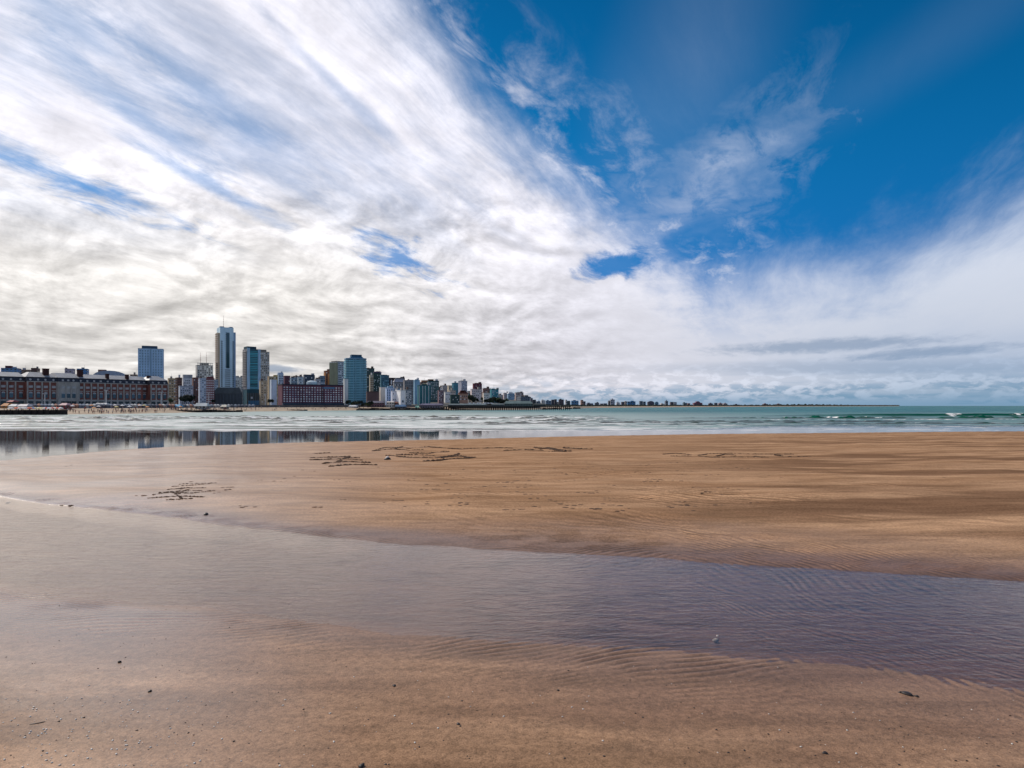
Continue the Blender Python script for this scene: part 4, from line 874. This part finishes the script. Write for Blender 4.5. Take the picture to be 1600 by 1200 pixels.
for i in range(34): px = rt.uniform(728, 792); tree(px, rt.uniform(790, 880), rt.uniform(6, 10), i % 4, 'dark tree on the slope above the pier', 'dark trees on the slope above the pier')
for i, px in enumerate((420.5, 423, 545, 551, 556, 562, 568, 575, 581)): tree(px, 640-i*2, 5.5+i % 3, i % 4, 'small dark tree at the foot of the towers near the brick hotel', 'small trees along the foot of the towers')
def woods(name, label, pa, pb, dens, top, depth, seed, leaf):
    m = MB(); r = random.Random(seed)
    for i in range(dens):
        px = r.uniform(pa, pb); d = float(wl(px))*1.03+60+r.uniform(0, depth); g = gz(px, d); hh = (zof(top(px), d)-g)*(.7+.35*math.sin(px*.9)*math.sin(px*.23+1)); s = d/F*leaf
        c = Vector(((px-800)/F*d, d, g+r.uniform(-.1, 1)*max(hh, s))); a = Vector((r.gauss(0, 1), r.gauss(0, .6), r.gauss(0, .5))).normalized(); b = a.orthogonal().normalized()
        m.poly([tuple(c+a*s), tuple(c+b*s*.8), tuple(c-a*s), tuple(c-b*s*.8)])
    o = m.build(name, leafd); tag(o, label, 'woodland', kind='stuff')
woods('far_woods', 'dark low greenery and roofs along the far shore', 832, 1200, 9000, lambda p: 632.2, 120, 1, .7)
woods('headland_woods', 'dark wooded headland running out to the horizon', 1195, 1405, 8000, lambda p: float(np.interp(p, [1195, 1260, 1300, 1405], [632.0, 631.2, 632, 634.0])), 200, 2, .8)
# ------------------------------------------------------------------ groynes, rocks, sea wall
rock = paint((.035, .028, .022), .9, .6, .8)
def rough_wall(name, label, cat, pts, w, zt, col=None, jag=.25, seed=0):
    """pts = [(px, d)], a long low stone wall"""
    r = random.Random(seed); P = []
    for (a, b) in zip(pts[:-1], pts[1:]):
        for k in range(24): t = k/24; px = a[0]+(b[0]-a[0])*t; d = a[1]+(b[1]-a[1])*t; P.append(((px-800)/F*d, d))
    m = MB()
    for i in range(len(P)-1):
        (x0, y0), (x1, y1) = P[i], P[i+1]; j = r.uniform(-jag, jag)
        m.frustum((x0-.1, x1+.1, min(y0, y1)-w/2-.4+j*.3, min(y0, y1)+w/2), (x0, x1, min(y0, y1)-w/2+j*.3, min(y0, y1)+w/2), -1.5, zt+j)
    o = m.build(name, col or rock); tag(o, label, cat)
rough_wall('groyne', 'black straight groyne wall with parasols along its top at the left edge', 'groyne', [(-120, 290), (112, 305)], 4, 2.15, paint((.020, .014, .012), .9, .4, .4), .06)
rough_wall('stone_jetty', 'low dark stone jetty with people on it in front of the stepped blocks', 'jetty', [(225, 395), (385, 430)], 5, 1.35, None, .3, 2)
rough_wall('stone_jetty', 'thin dark line of rocks on the sand in front of the brick hotel', 'jetty', [(386, 520), (484, 545)], 4, .8, None, .25, 3)
rough_wall('rock_shelf', 'long dark rock shelf below the teal tower and white houses', 'rocks', [(562, 596), (640, 612), (696, 622)], 8, 1.9, None, .35, 4)
bl = []
for k in range(4):
    bm = bmesh.new(); bmesh.ops.create_icosphere(bm, subdivisions=2, radius=1); r = random.Random(k)
    for v in bm.verts: v.co = Vector((v.co.x*1.3, v.co.y, v.co.z*.8))*r.uniform(.8, 1.15)
    me = bpy.data.meshes.new('boulder'); bm.to_mesh(me); bm.free(); me.materials.append(rock); bl.append(me)
for i in range(60):
    px = rt.uniform(560, 700) if i < 36 else rt.uniform(850, 905); d = np.interp(px, [560, 700, 850, 905], [588, 612, 720, 900]); s = rt.uniform(.7, 1.6)*(1 if px < 800 else 1.4)
    o = link('boulder', bl[i % 4]); o.location = ((px-800)/F*d, d, rt.uniform(.1, .7)); o.scale = (s*1.4, s, s); o.rotation_euler = (0, 0, rt.uniform(0, 6))
    tag(o, 'dark wet boulder on the shore below the town' if px < 800 else 'dark wet boulder off the outer end of the pier', 'boulder', 'boulders below the town' if px < 800 else 'boulders off the end of the pier')
# sea wall of the promenade
def wall_strip(name, label, pts, zt, col):
    m = MB()
    for (a, b) in zip(pts[:-1], pts[1:]):
        xa, xb = (a[0]-800)/F*a[1], (b[0]-800)/F*b[1]; z = gz(a[0], a[1])-1
        v = len(m.v)
        for (x, y) in ((xa, a[1]), (xb, b[1])): m.v += [(x, y, z), (x, y, zt), (x, y+.8, zt), (x, y+.8, z)]
        m.f += [(v, v+4, v+5, v+1), (v+1, v+5, v+6, v+2), (v, v+1, v+2, v+3), (v+4, v+7, v+6, v+5), (v+2, v+6, v+7, v+3)]
    o = m.build(name, col); tag(o, label, 'sea wall')
wall_strip('sea_wall', 'grey promenade wall running behind the beach below the casino and towers', [(px, float(wl(px))+66) for px in range(-60, 700, 20)], 4.6, paint((.16, .14, .13), .9, .4, .3))
wall_strip('sea_wall', 'dark retaining wall on the shore behind the pier', [(px, float(wl(px))+30) for px in range(700, 845, 12)], 4.4, paint((.09, .07, .06), .9, .4, .3))
# ------------------------------------------------------------------ pier
A_, B_ = (693, 585), (892, 640)
ax, ay, bx_, by_ = (A_[0]-800)/F*A_[1], A_[1], (B_[0]-800)/F*B_[1], B_[1]
L_ = math.hypot(bx_-ax, by_-ay); pr = thing('fishing_pier', 'long wooden pier on many dark posts reaching out from the town', 'pier', (ax, ay, 0), math.atan2(by_-ay, bx_-ax))
pw = paint((.05, .035, .03), .9, .4, .6)
MB().box(0, L_, 0, 9, 2.9, 3.6).build('deck', pw, pr); MB().box(0, L_, -.15, -.01, 4.3, 4.5).build('railing', paint((.12, .12, .12)), pr)
post = MB().cyl((0, 0, -2), (0, 0, 2.9), .35, .35, 6).cyl((0, 8, -2), (0, 8, 2.9), .35, .35, 6).mesh('post', pw)
for k in range(58): o = link('post', post, pr); o.location = (1+k*(L_-2)/57, .5, 0)
for k in range(29): o = MB().box(-.05, .05, -.15, -.05, 3.6, 4.3).build('railing_post', pw, pr); o.location = (1+k*(L_-2)/28, 0, 0)
def low(name, lab, cat, a, b, top, d, base, wc, rc, dep=12, pitch=.35):
    x0 = (a-800)/F*d; w = (b-a)/F*d; z1 = zof(top, d); t = thing(name, lab, cat, (x0, d, base)); hw = (z1-base)*(1-pitch)
    MB().box(0, w, 0, dep, 0, hw).build('wall', facade(wc, (.03, .04, .038), 2.4, 2.6, .5), t)
    MB().frustum((-.4, w+.4, -.4, dep+.4), (w*.06, w*.94, dep*.35, dep*.65), hw+.01, z1-base).build('roof', paint(rc, .7), t)
low('pier_clubhouse', 'long club house with a green roof standing on the pier', 'club house', 788, 832, 626.5, 618, 3.6, (.10, .13, .12), (.17, .23, .22), 8, .5)
low('pier_shed', 'lower dark shed on the pier left of the green roofed club house', 'shed', 768, 787, 630.5, 612, 3.6, (.06, .08, .09), (.14, .18, .19), 8)
low('pier_shed', 'small dark shed at the outer end of the pier', 'shed', 834, 852, 630.5, 626, 3.6, (.04, .05, .05), (.06, .07, .07), 8)
low('beach_restaurant', 'wide low dark restaurant with a pale flat roof where the pier meets the town', 'restaurant', 700, 760, 631, 660, 4.0, (.07, .08, .09), (.22, .28, .30), 14)
# ------------------------------------------------------------------ things on the promenade
pole = MB().cyl((0, 0, 0), (0, 0, 1), .022, .016, 8)
def lamp(px, d, top, lab):
    x = (px-800)/F*d; z0 = gz(px, d); h = zof(top, d)-z0; t = thing('floodlight_mast', lab, 'floodlight mast', (x, d, z0))
    MB().cyl((0, 0, 0), (0, 0, h), .32, .2, 8).build('mast', paint((.62, .62, .62), .5), t)
    for sx in (-.8, .8): MB().box(sx-.35, sx+.35, -.5, .2, h-.35, h+.25).build('lamp_head', paint((.4, .4, .42)), t)
for px, top, lab in ((70, 615, 'tall white mast standing before the brick palace under its first chimney'), (166, 609.5, 'tall white mast with a lamp head standing at the middle step of the brick palace'), (251.8, 612.5, 'tall white mast near the right end of the brick palace'), (326, 614, 'tan mast standing left of the dark glazed hall'), (414.5, 616, 'grey mast between the podium and the tan blocks')):
    lamp(px, float(wl(px))+75, top, lab)
def hut(name, lab, cat, px0, px1, top, d, wc, rc, base=None, pitch=.5):
    d = d or float(wl((px0+px1)/2))+60; low(name, lab, cat, px0, px1, top, d, gz((px0+px1)/2, d) if base is None else base, wc, rc, 5, pitch)
hut('beach_tent', 'white peaked tent behind the groyne, left one of two', 'tent', 13.5, 24, 631.3, 345, (.35, .33, .32), (.78, .76, .74))
hut('beach_tent', 'white peaked tent with pink edge behind the groyne, right one of two', 'tent', 27.5, 41, 631.3, 345, (.40, .30, .30), (.80, .72, .70))
hut('kiosk', 'orange kiosk behind the groyne at the left edge', 'kiosk', 2, 11, 630, 350, (.45, .20, .06), (.60, .22, .05))
hut('kiosk', 'small red roofed stall beside the orange kiosk', 'kiosk', 11.5, 19, 625.5, 380, (.12, .08, .07), (.50, .12, .12), 4, .25)
hut('kiosk', 'dark red kiosk with a pink flat roof near the end of the groyne', 'kiosk', 93, 102.5, 629.8, 350, (.20, .03, .04), (.68, .42, .42), None, .35)
hut('canopy', 'dark stall under a broad white roof in front of the middle of the casino', 'canopy', 147, 165.5, 629.6, 400, (.02, .02, .03), (.80, .78, .74), None, .6)
hut('canopy', 'bright blue canopy in front of the right end of the casino', 'canopy', 256, 281, 632, 436, (.08, .22, .32), (.10, .42, .66), None, .6)
hut('pavilion', 'grey white pavilion with a stepped roof on the beach before the striped tower', 'pavilion', 304, 323, 629.6, 440, (.25, .27, .28), (.62, .64, .62))
hut('canopy', 'cream white canopy left of the dark glazed hall steps', 'canopy', 345, 353, 632.4, 470, (.2, .2, .2), (.75, .68, .55))
hut('kiosk', 'white tent on the sand at the foot of the teal tower', 'kiosk', 545, 558, 633, 628, (.4, .4, .4), (.78, .78, .80))
hut('kiosk', 'white boxy kiosk in front of the blue striped block', 'kiosk', 604, 615, 627, 650, (.60, .56, .52), (.66, .62, .58), None, .15)
hut('low_building', 'red brown row of shops right of the white boxy kiosk', 'shops', 615.5, 632, 627.5, 655, (.22, .07, .06), (.24, .10, .08), None, .2)
hut('low_building', 'blue canopied bar below the red brown row of shops', 'bar', 617, 634, 632.2, 640, (.05, .08, .13), (.10, .20, .34), None, .5)
hut('low_building', 'maroon low arcade right of the teal tower foot', 'arcade', 573, 600, 626.5, 650, (.12, .06, .08), (.20, .18, .22), None, .3)
hut('low_building', 'grey low terrace with small arches before the dark teal tower', 'terrace', 656, 692, 630.5, 655, (.12, .11, .15), (.20, .18, .26), None, .3)
hut('kiosk', 'small mint green kiosk in front of the smooth pale blue slab', 'kiosk', 648.5, 654, 633.6, 640, (.25, .45, .35), (.35, .60, .45))
# row of small beach tents
cols = [(.62, .60, .58), (.30, .34, .40), (.55, .30, .22), (.16, .18, .22), (.70, .68, .64)]
tm = []
for c in cols:
    tm.append((MB().box(-1.2, 1.2, -1.1, 1.1, 0, 1.7).mesh('tent_wall', paint([k*.6 for k in c], .9)), MB().frustum((-1.35, 1.35, -1.25, 1.25), (-.1, .1, -.1, .1), 1.71, 2.6).mesh('tent_roof', paint(c, .9))))
for i in range(66):
    px = 44+i*5.4+rt.uniform(-.8, .8); d = float(wl(px))+56; a, b = tm[rt.choice([0, 1, 1, 2, 3, 3, 4])]
    t = thing('beach_tent', 'small cloth beach tent in the row along the promenade wall', 'tent', ((px-800)/F*d, d, gz(px, d)), 0, 'beach tents along the promenade wall'); link('tent_wall', a, t); link('tent_roof', b, t)
# parasols
pm = MB().cyl((0, 0, 0), (0, 0, 2.1), .03, .03, 6).mesh('pole', paint((.6, .6, .6)))
can = []
for c in ((.85, .80, .76), (.80, .35, .12), (.75, .12, .10), (.10, .25, .55), (.80, .66, .30), (.86, .84, .82)):
    m = MB(); n = 8; m.v = [(0, 0, 2.3)]+[(1.15*math.cos(2*math.pi*i/n), 1.15*math.sin(2*math.pi*i/n), 1.75) for i in range(n)]+[(1.15*math.cos(2*math.pi*i/n), 1.15*math.sin(2*math.pi*i/n), 1.60) for i in range(n)]
    m.f = [(0, i+1, (i+1) % n+1) for i in range(n)]+[(i+1, i+1+n, (i+1) % n+1+n, (i+1) % n+1) for i in range(n)]; can.append(m.mesh('canopy', paint(c, .8, .15)))
for i in range(58):
    px = 16+i*1.75+rt.uniform(-.8, .8) if i < 46 else rt.uniform(113, 300); d = rt.uniform(309, 322) if i < 46 else float(wl(px))+rt.uniform(18, 44)
    z0 = max(gz(px, d), .4) if i >= 46 else 1.1
    t = thing('beach_parasol', 'small open parasol above the black groyne wall' if i < 46 else 'small open parasol among the people on the sand', 'parasol', ((px-800)/F*d, d, z0), rt.uniform(0, 1), 'parasols above the groyne' if i < 46 else 'parasols on the sand')
    link('pole', pm, t); link('canopy', rt.choice(can), t)
# cars on the coast road above the pier
cm = {}
def car(px, d, z, k):
    t = thing('parked_car', 'white car parked in the line on the coast road above the pier', 'car', ((px-800)/F*d, d, z), .1, 'white cars on the coast road above the pier')
    if not cm:
        m = MB().box(-2.1, 2.1, -.85, .85, .35, .9); m.frustum((-1.4, 1.2, -.8, .8), (-.9, .7, -.65, .65), .9, 1.45); cm['b'] = m.mesh('body', paint((.8, .8, .8), .3)); cm['w'] = MB().cyl((0, -.9, .34), (0, -.65, .34), .34, .34, 10).mesh('wheel', paint((.02, .02, .02)))
    link('body', cm['b'], t)
    for sx in (-1.3, 1.3):
        for sy in (0, 1.55): o = link('wheel', cm['w'], t); o.location = (sx, sy, 0)
for i, px in enumerate((734, 740, 746.5, 750, 757.5, 763, 768)): d = 745; z = zof(631.2, d); car(px, d, z, i)
wall_strip('coast_road_wall', 'dark supporting wall of the coast road above the pier', [(p, 741) for p in range(728, 782, 9)], zof(631.2, 741), paint((.06, .06, .055), .9))
bpy.data.objects['coast_road_wall']['category'] = 'retaining wall'
MB().box((726-800)/F*745, (780-800)/F*745, 742, 752, zof(631.2, 745)-.6, zof(631.2, 745)-.02).build('coast_road', paint((.05, .05, .05), .9)); tag(bpy.data.objects['coast_road'], 'coast road above the pier', 'road', kind='structure')
# ------------------------------------------------------------------ people
def person_mesh(pose, cloth, seed):
    J = {'pel': (0, 0, .95), 'chest': (0, 0, 1.35), 'neck': (0, 0, 1.5), 'head': (0, -.01, 1.62), 'top': (0, -.01, 1.70)}
    R = {'pel': .14, 'chest': .15, 'neck': .055, 'head': .095, 'top': .08}
    st = {'stand': .0, 'walk': .28, 'wave': .08}[pose]
    for s, k in ((-1, 'l'), (1, 'r')):
        J['hip'+k] = (s*.09, 0, .88); J['knee'+k] = (s*.10, -st*s*.6, .48); J['ank'+k] = (s*.10, -st*s, .08); J['toe'+k] = (s*.11, -st*s-.15, .03)
        J['sh'+k] = (s*.19, 0, 1.42); up = pose == 'wave' and s > 0
        J['elb'+k] = (s*.30, .0, 1.62) if up else (s*.24, st*s*.3, 1.14); J['wri'+k] = (s*.32, -.05, 1.86) if up else (s*.25, st*s*.5-.05, .90); J['hand'+k] = (s*.32, -.06, 1.95) if up else (s*.25, st*s*.55-.07, .81)
        for n, r in (('hip', .10), ('knee', .06), ('ank', .04), ('toe', .035), ('sh', .06), ('elb', .042), ('wri', .03), ('hand', .035)): R[n+k] = r
    ks = list(J); E = [('pel', 'chest'), ('chest', 'neck'), ('neck', 'head'), ('head', 'top')]
    for k in 'lr': E += [('pel', 'hip'+k), ('hip'+k, 'knee'+k), ('knee'+k, 'ank'+k), ('ank'+k, 'toe'+k), ('chest', 'sh'+k), ('sh'+k, 'elb'+k), ('elb'+k, 'wri'+k), ('wri'+k, 'hand'+k)]
    me = bpy.data.meshes.new('body'); me.from_pydata([J[k] for k in ks], [(ks.index(a), ks.index(b)) for a, b in E], [])
    o = bpy.data.objects.new('tmp', me); C.objects.link(o); md = o.modifiers.new('s', 'SKIN')
    for i, k in enumerate(ks): me.skin_vertices[0].data[i].radius = (R[k], R[k]*.8 if k in ('pel', 'chest') else R[k])
    me.skin_vertices[0].data[0].use_root = True
    o.modifiers.new('u', 'SUBSURF').levels = 1
    dg = bpy.context.evaluated_depsgraph_get(); m2 = bpy.data.meshes.new_from_object(o.evaluated_get(dg)); bpy.data.objects.remove(o)
    m2.materials.clear(); skin = paint((.42, .24, .16), .6); hair = paint((.03, .02, .015), .8)
    for x in (skin, paint(cloth[0], .9), paint(cloth[1], .9), hair): m2.materials.append(x)
    for p in m2.polygons:
        c = p.center; p.use_smooth = True
        p.material_index = 3 if c.z > 1.64 and c.y > -.05 and abs(c.x) < .15 else 1 if 1.0 < c.z < 1.47 and abs(c.x) < .27 else 2 if cloth[2] < c.z <= 1.0 and abs(c.x) < .2 else 0
    m2.name = 'person'; return m2
pms = [person_mesh(p, c, 0) for p, c in (('stand', ((.03, .03, .04), (.02, .03, .06), .1)), ('walk', ((.45, .10, .08), (.03, .03, .05), .5)), ('stand', ((.42, .24, .16), (.05, .12, .35), .6)), ('wave', ((.6, .58, .55), (.05, .05, .05), .5)), ('walk', ((.04, .05, .09), (.10, .08, .07), .1)), ('stand', ((.10, .03, .05), (.04, .04, .038), .3)))]
def person(px, d, z, lab, grp):
    o = link('person', rt.choice(pms)); o.location = ((px-800)/F*d, d, z); o.rotation_euler = (0, 0, rt.uniform(0, 6.28)); tag(o, lab, 'person', grp)
for i in range(210):
    px = rt.uniform(113, 400) if i < 165 else rt.uniform(400, 545); px = px if i > 60 else rt.gauss(215, 45); px = max(px, 114)
    d = float(wl(px))+abs(rt.gauss(0, 20))+rt.uniform(1, 6); person(px, d, gz(px, d), 'small standing or walking person in the crowd on the town beach', 'people on the town beach')
for i in range(34): px = rt.uniform(232, 380); person(px, np.interp(px, [225, 385], [395, 430])-1, 1.2, 'small person on the low dark stone jetty', 'people on the stone jetty')
for i in range(30): px = rt.uniform(4, 111); person(px, rt.uniform(309, 330), 1.2, 'small person behind the black groyne wall', 'people behind the groyne')
person(148, 322, .15, 'lone dark figure at the water edge right of the groyne', None)
# ------------------------------------------------------------------ marks and small things on the near sand
def gp(px, py):
    """point of the sand seen at that pixel of the photograph"""
    d = np.exp(np.linspace(math.log(2.2), math.log(115), 600)); x = (px-800)/F*d; z = ground_z(x, d, True)[0]; zr = CAMZ-(py-634)/F*d
    i = int(np.argmax(z > zr)); return Vector((x[i], d[i], z[i]))
damp = paint((.11, .064, .040), .95, .5, 2.0)
def drawing(label, strokes, seed, hgt=.055):
    r = random.Random(seed); c0 = gp(*strokes[0][0]); root = thing('sand_drawing', label, 'sand drawing', c0)
    for st in strokes:
        bm = bmesh.new(); P = [gp(*p) for p in st]; seg = []
        for a, b in zip(P[:-1], P[1:]):
            n = max(2, int((b-a).length/(hgt*.9))); seg += [a.lerp(b, k/n) for k in range(n)]
        seg.append(P[-1])
        for p in seg:
            s = hgt*r.uniform(.35, .95); g = bmesh.ops.create_icosphere(bm, subdivisions=1, radius=1)
            sx, sy, sz = s*r.uniform(1.1, 1.9), s*r.uniform(.9, 1.5), s*r.uniform(.5, .95); ox, oy = r.gauss(0, hgt*.5), r.gauss(0, hgt*.6)
            for v in g['verts']: v.co = Vector((v.co.x*sx, v.co.y*sy, v.co.z*sz))*r.uniform(.8, 1.2)+p-c0+Vector((ox, oy, sz*.15))
        me = bpy.data.meshes.new('dug_stroke'); bm.to_mesh(me); bm.free(); me.materials.append(damp); link('dug_stroke', me, root)
drawing('short parallel strokes dug in the sand, left of the long scrawl', [[(490, 709), (516, 708)], [(486, 716), (512, 715), (547, 713.5)], [(540, 716), (560, 716)], [(488, 719), (530, 717.5), (566, 719.5)], [(504, 725), (540, 722), (577, 723.5)], [(515, 729.5), (550, 726), (585, 727)], [(528, 722), (545, 714)]], 1)
drawing('widest scrawl dug in the sand near the middle of the sandbar', [[(583, 705), (600, 700), (612, 699.5), (640, 701), (670, 698.5), (690, 700)], [(585, 705), (615, 702), (640, 704), (660, 703)], [(605, 712), (640, 715), (680, 716), (710, 712), (718, 709)], [(640, 708), (670, 709), (700, 706)], [(620, 711), (650, 711), (680, 713)], [(665, 721), (700, 718), (742, 715)], [(690, 716), (715, 713), (735, 715)], [(690, 700), (720, 702), (748, 701)], [(618, 702), (628, 698.5)]], 2)
drawing('dark heavy scrawl dug in the sand right of the widest one', [[(755, 701), (780, 700), (800, 700.5)], [(788, 704.5), (805, 704), (825, 703.5), (850, 704)], [(835, 700), (860, 702), (880, 706)], [(855, 700), (870, 703), (893, 704)], [(880, 700), (905, 702), (927, 702)], [(860, 706), (890, 706)]], 3, .065)
drawing('faint looping letters dug in the sand on the right part of the sandbar', [[(1036, 710), (1055, 708.5), (1080, 711)], [(1050, 713), (1080, 713)], [(1092, 712), (1105, 709.5), (1140, 709), (1170, 710)], [(1093, 713), (1110, 715), (1150, 714.5)], [(1120, 713), (1132, 710), (1150, 712)], [(1178, 713), (1188, 715)], [(1170, 710), (1240, 710)], [(1210, 711), (1235, 714), (1265, 714)], [(1150, 714.5), (1200, 715)]], 4, .038)
drawing('tangle of parallel grooves dug in the pale sand at left', [[(282, 757), (337, 755)], [(268, 761), (300, 759), (328, 756.5)], [(260, 766), (290, 763), (320, 763)], [(250, 770), (280, 768), (315, 767)], [(240, 774), (265, 770), (300, 771), (320, 769)], [(232, 779), (250, 778), (285, 776), (320, 777)], [(295, 765), (280, 772)], [(270, 770), (285, 780)], [(262, 782), (300, 780)], [(325, 768), (335, 767)], [(350, 766), (360, 765)]], 5, .020)
# scattered prints: dimples with rims of turned sand, one object
bm = bmesh.new(); r = random.Random(77)
for i in range(150):
    px = r.gauss(0, 1)*240+820; py = r.uniform(722, 800)
    if not 20 < px < 1580: continue
    for k in range(r.choice([1, 2, 3])):
        p = gp(px+k*r.uniform(5, 12), py+r.uniform(-1, 1)); s = r.uniform(.012, .028); g = bmesh.ops.create_icosphere(bm, subdivisions=1, radius=s)
        for v in g['verts']: v.co = Vector((v.co.x*r.uniform(1.6, 2.4), v.co.y*1.6, v.co.z*.35))+p
me = bpy.data.meshes.new('trodden_sand'); bm.to_mesh(me); bm.free(); me.materials.append(damp); me.materials[0] = paint((.13, .075, .048), .95, .4, 2.0); tag(link('trodden_sand', me), 'scattered small clods and prints on the sandbar', 'trodden sand', kind='stuff')
peb = []
for k in range(5):
    bm = bmesh.new(); bmesh.ops.create_icosphere(bm, subdivisions=2, radius=1); r = random.Random(k+50)
    for v in bm.verts: v.co = Vector((v.co.x*1.25, v.co.y, v.co.z*.6))*(1+.22*math.sin(v.co.x*3+k)*math.cos(v.co.y*2.3+k))*r.uniform(.93, 1.07)
    for f in bm.faces: f.smooth = True
    me = bpy.data.meshes.new('pebble'); bm.to_mesh(me); bm.free(); peb.append(me)
def mcopy(me, mat, name): m = me.copy(); m.name = name; m.materials.clear(); m.materials.append(mat); return m
PD = [mcopy(p, paint((.035, .028, .026), .5, .4, 20), 'dark_pebble') for p in peb[:3]]; PW = [mcopy(p, paint((.72, .68, .62), .35, .2, 20), 'shell_chip') for p in peb[2:]]
def put(meshes, name, px, py, s, lab, cat, grp=None, lift=.2):
    o = link(name, rt.choice(meshes)); p = gp(px, py); o.location = p+Vector((0, 0, s*lift)); o.scale = (s, s, s); o.rotation_euler = (rt.uniform(-.3, .3), rt.uniform(-.3, .3), rt.uniform(0, 6.28)); tag(o, lab, cat, grp); return o
for i in range(150):
    px, py = rt.uniform(-20, 1620), 1045+155*rt.random()**.8
    if px > 1100 and py < 1110: py += 70
    put(PD, 'dark_pebble', px, py, rt.choice([.0022, .003, .0035, .005]), 'tiny dark pebble scattered on the near sand', 'pebble', 'dark pebbles on the near sand')
for i in range(60): put(PD, 'dark_pebble', rt.uniform(0, 560), rt.uniform(945, 1060), rt.choice([.0025, .003, .004]), 'tiny dark pebble on the left bank of the channel', 'pebble', 'dark pebbles on the left channel bank')
for i in range(240): px = abs(rt.gauss(0, 240)) if i < 170 else rt.uniform(0, 1600); put(PW, 'shell_chip', px, rt.uniform(1040 if i > 170 else 1090, 1200), rt.choice([.002, .0026, .0034, .0045]), 'tiny white shell chip glinting on the near sand', 'shell chip', 'white shell chips on the near sand', .4)
put(PD, 'black_pebble', 187, 1035, .012, 'black pebble with a small wake of sand on the left near sand', 'pebble'); put(PD, 'black_pebble', 234, 1081, .010, 'black flat pebble below and right of the one with a wake', 'pebble')
put(PD, 'black_pebble', 616, 1072, .010, 'black pebble above the middle of the near sand', 'pebble'); put(PD, 'black_pebble', 565, 1200, .013, 'black pebble cut by the bottom edge of the picture', 'pebble'); put(PD, 'black_pebble', 716, 1134, .009, 'small black pebble left of centre on the near sand', 'pebble')
put(PD, 'black_pebble', 1289, 1180, .010, 'black pebble alone on the lower right near sand', 'pebble'); put(PD, 'black_pebble', 872, 1081, .008, 'black pebble near the channel edge at centre', 'pebble'); put(PD, 'black_pebble', 322, 805, .035, 'black stone at the upper edge of the channel, below the tangle of grooves', 'stone')
o = put(PD, 'twig', 58, 1131, .006, 'short black twig lying at the lower left', 'twig'); o.scale = (.026, .004, .004); o.rotation_euler = (0, 0, .5)
gst = mcopy(peb[0], paint((.30, .27, .25), .5, .4, 20), 'stone'); wst = mcopy(peb[3], paint((.75, .72, .70), .4, .2, 20), 'stone')
put([gst], 'grey_stone', 1118, 1005, .020, 'small grey stone standing out of the shallow channel', 'stone', None, .7); put([wst], 'white_shell', 1121, 998, .009, 'white shell just behind the grey stone in the channel', 'shell', None, 1.6)
for dx, dy, s in ((0, 0, .024), (14, 3, .013), (-12, -2, .010)): put(PD, 'black_rock', 1418+dx, 1085+dy, s, {0: 'largest black rock half buried in the lower right sand', 14: 'smaller black rock right of the half buried one', -12: 'small black rock left of the half buried one'}[dx], 'rock', None, 0)
put(PD, 'black_stone', 605, 718.5, .10, 'black round stone below the widest scrawl on the sandbar', 'stone'); put([wst], 'white_shell', 605, 715.5, .07, 'white thing just behind the black round stone on the sandbar', 'shell'); put([wst], 'white_shell', 13, 787, .03, 'white shell at the far left edge of the channel', 'shell')
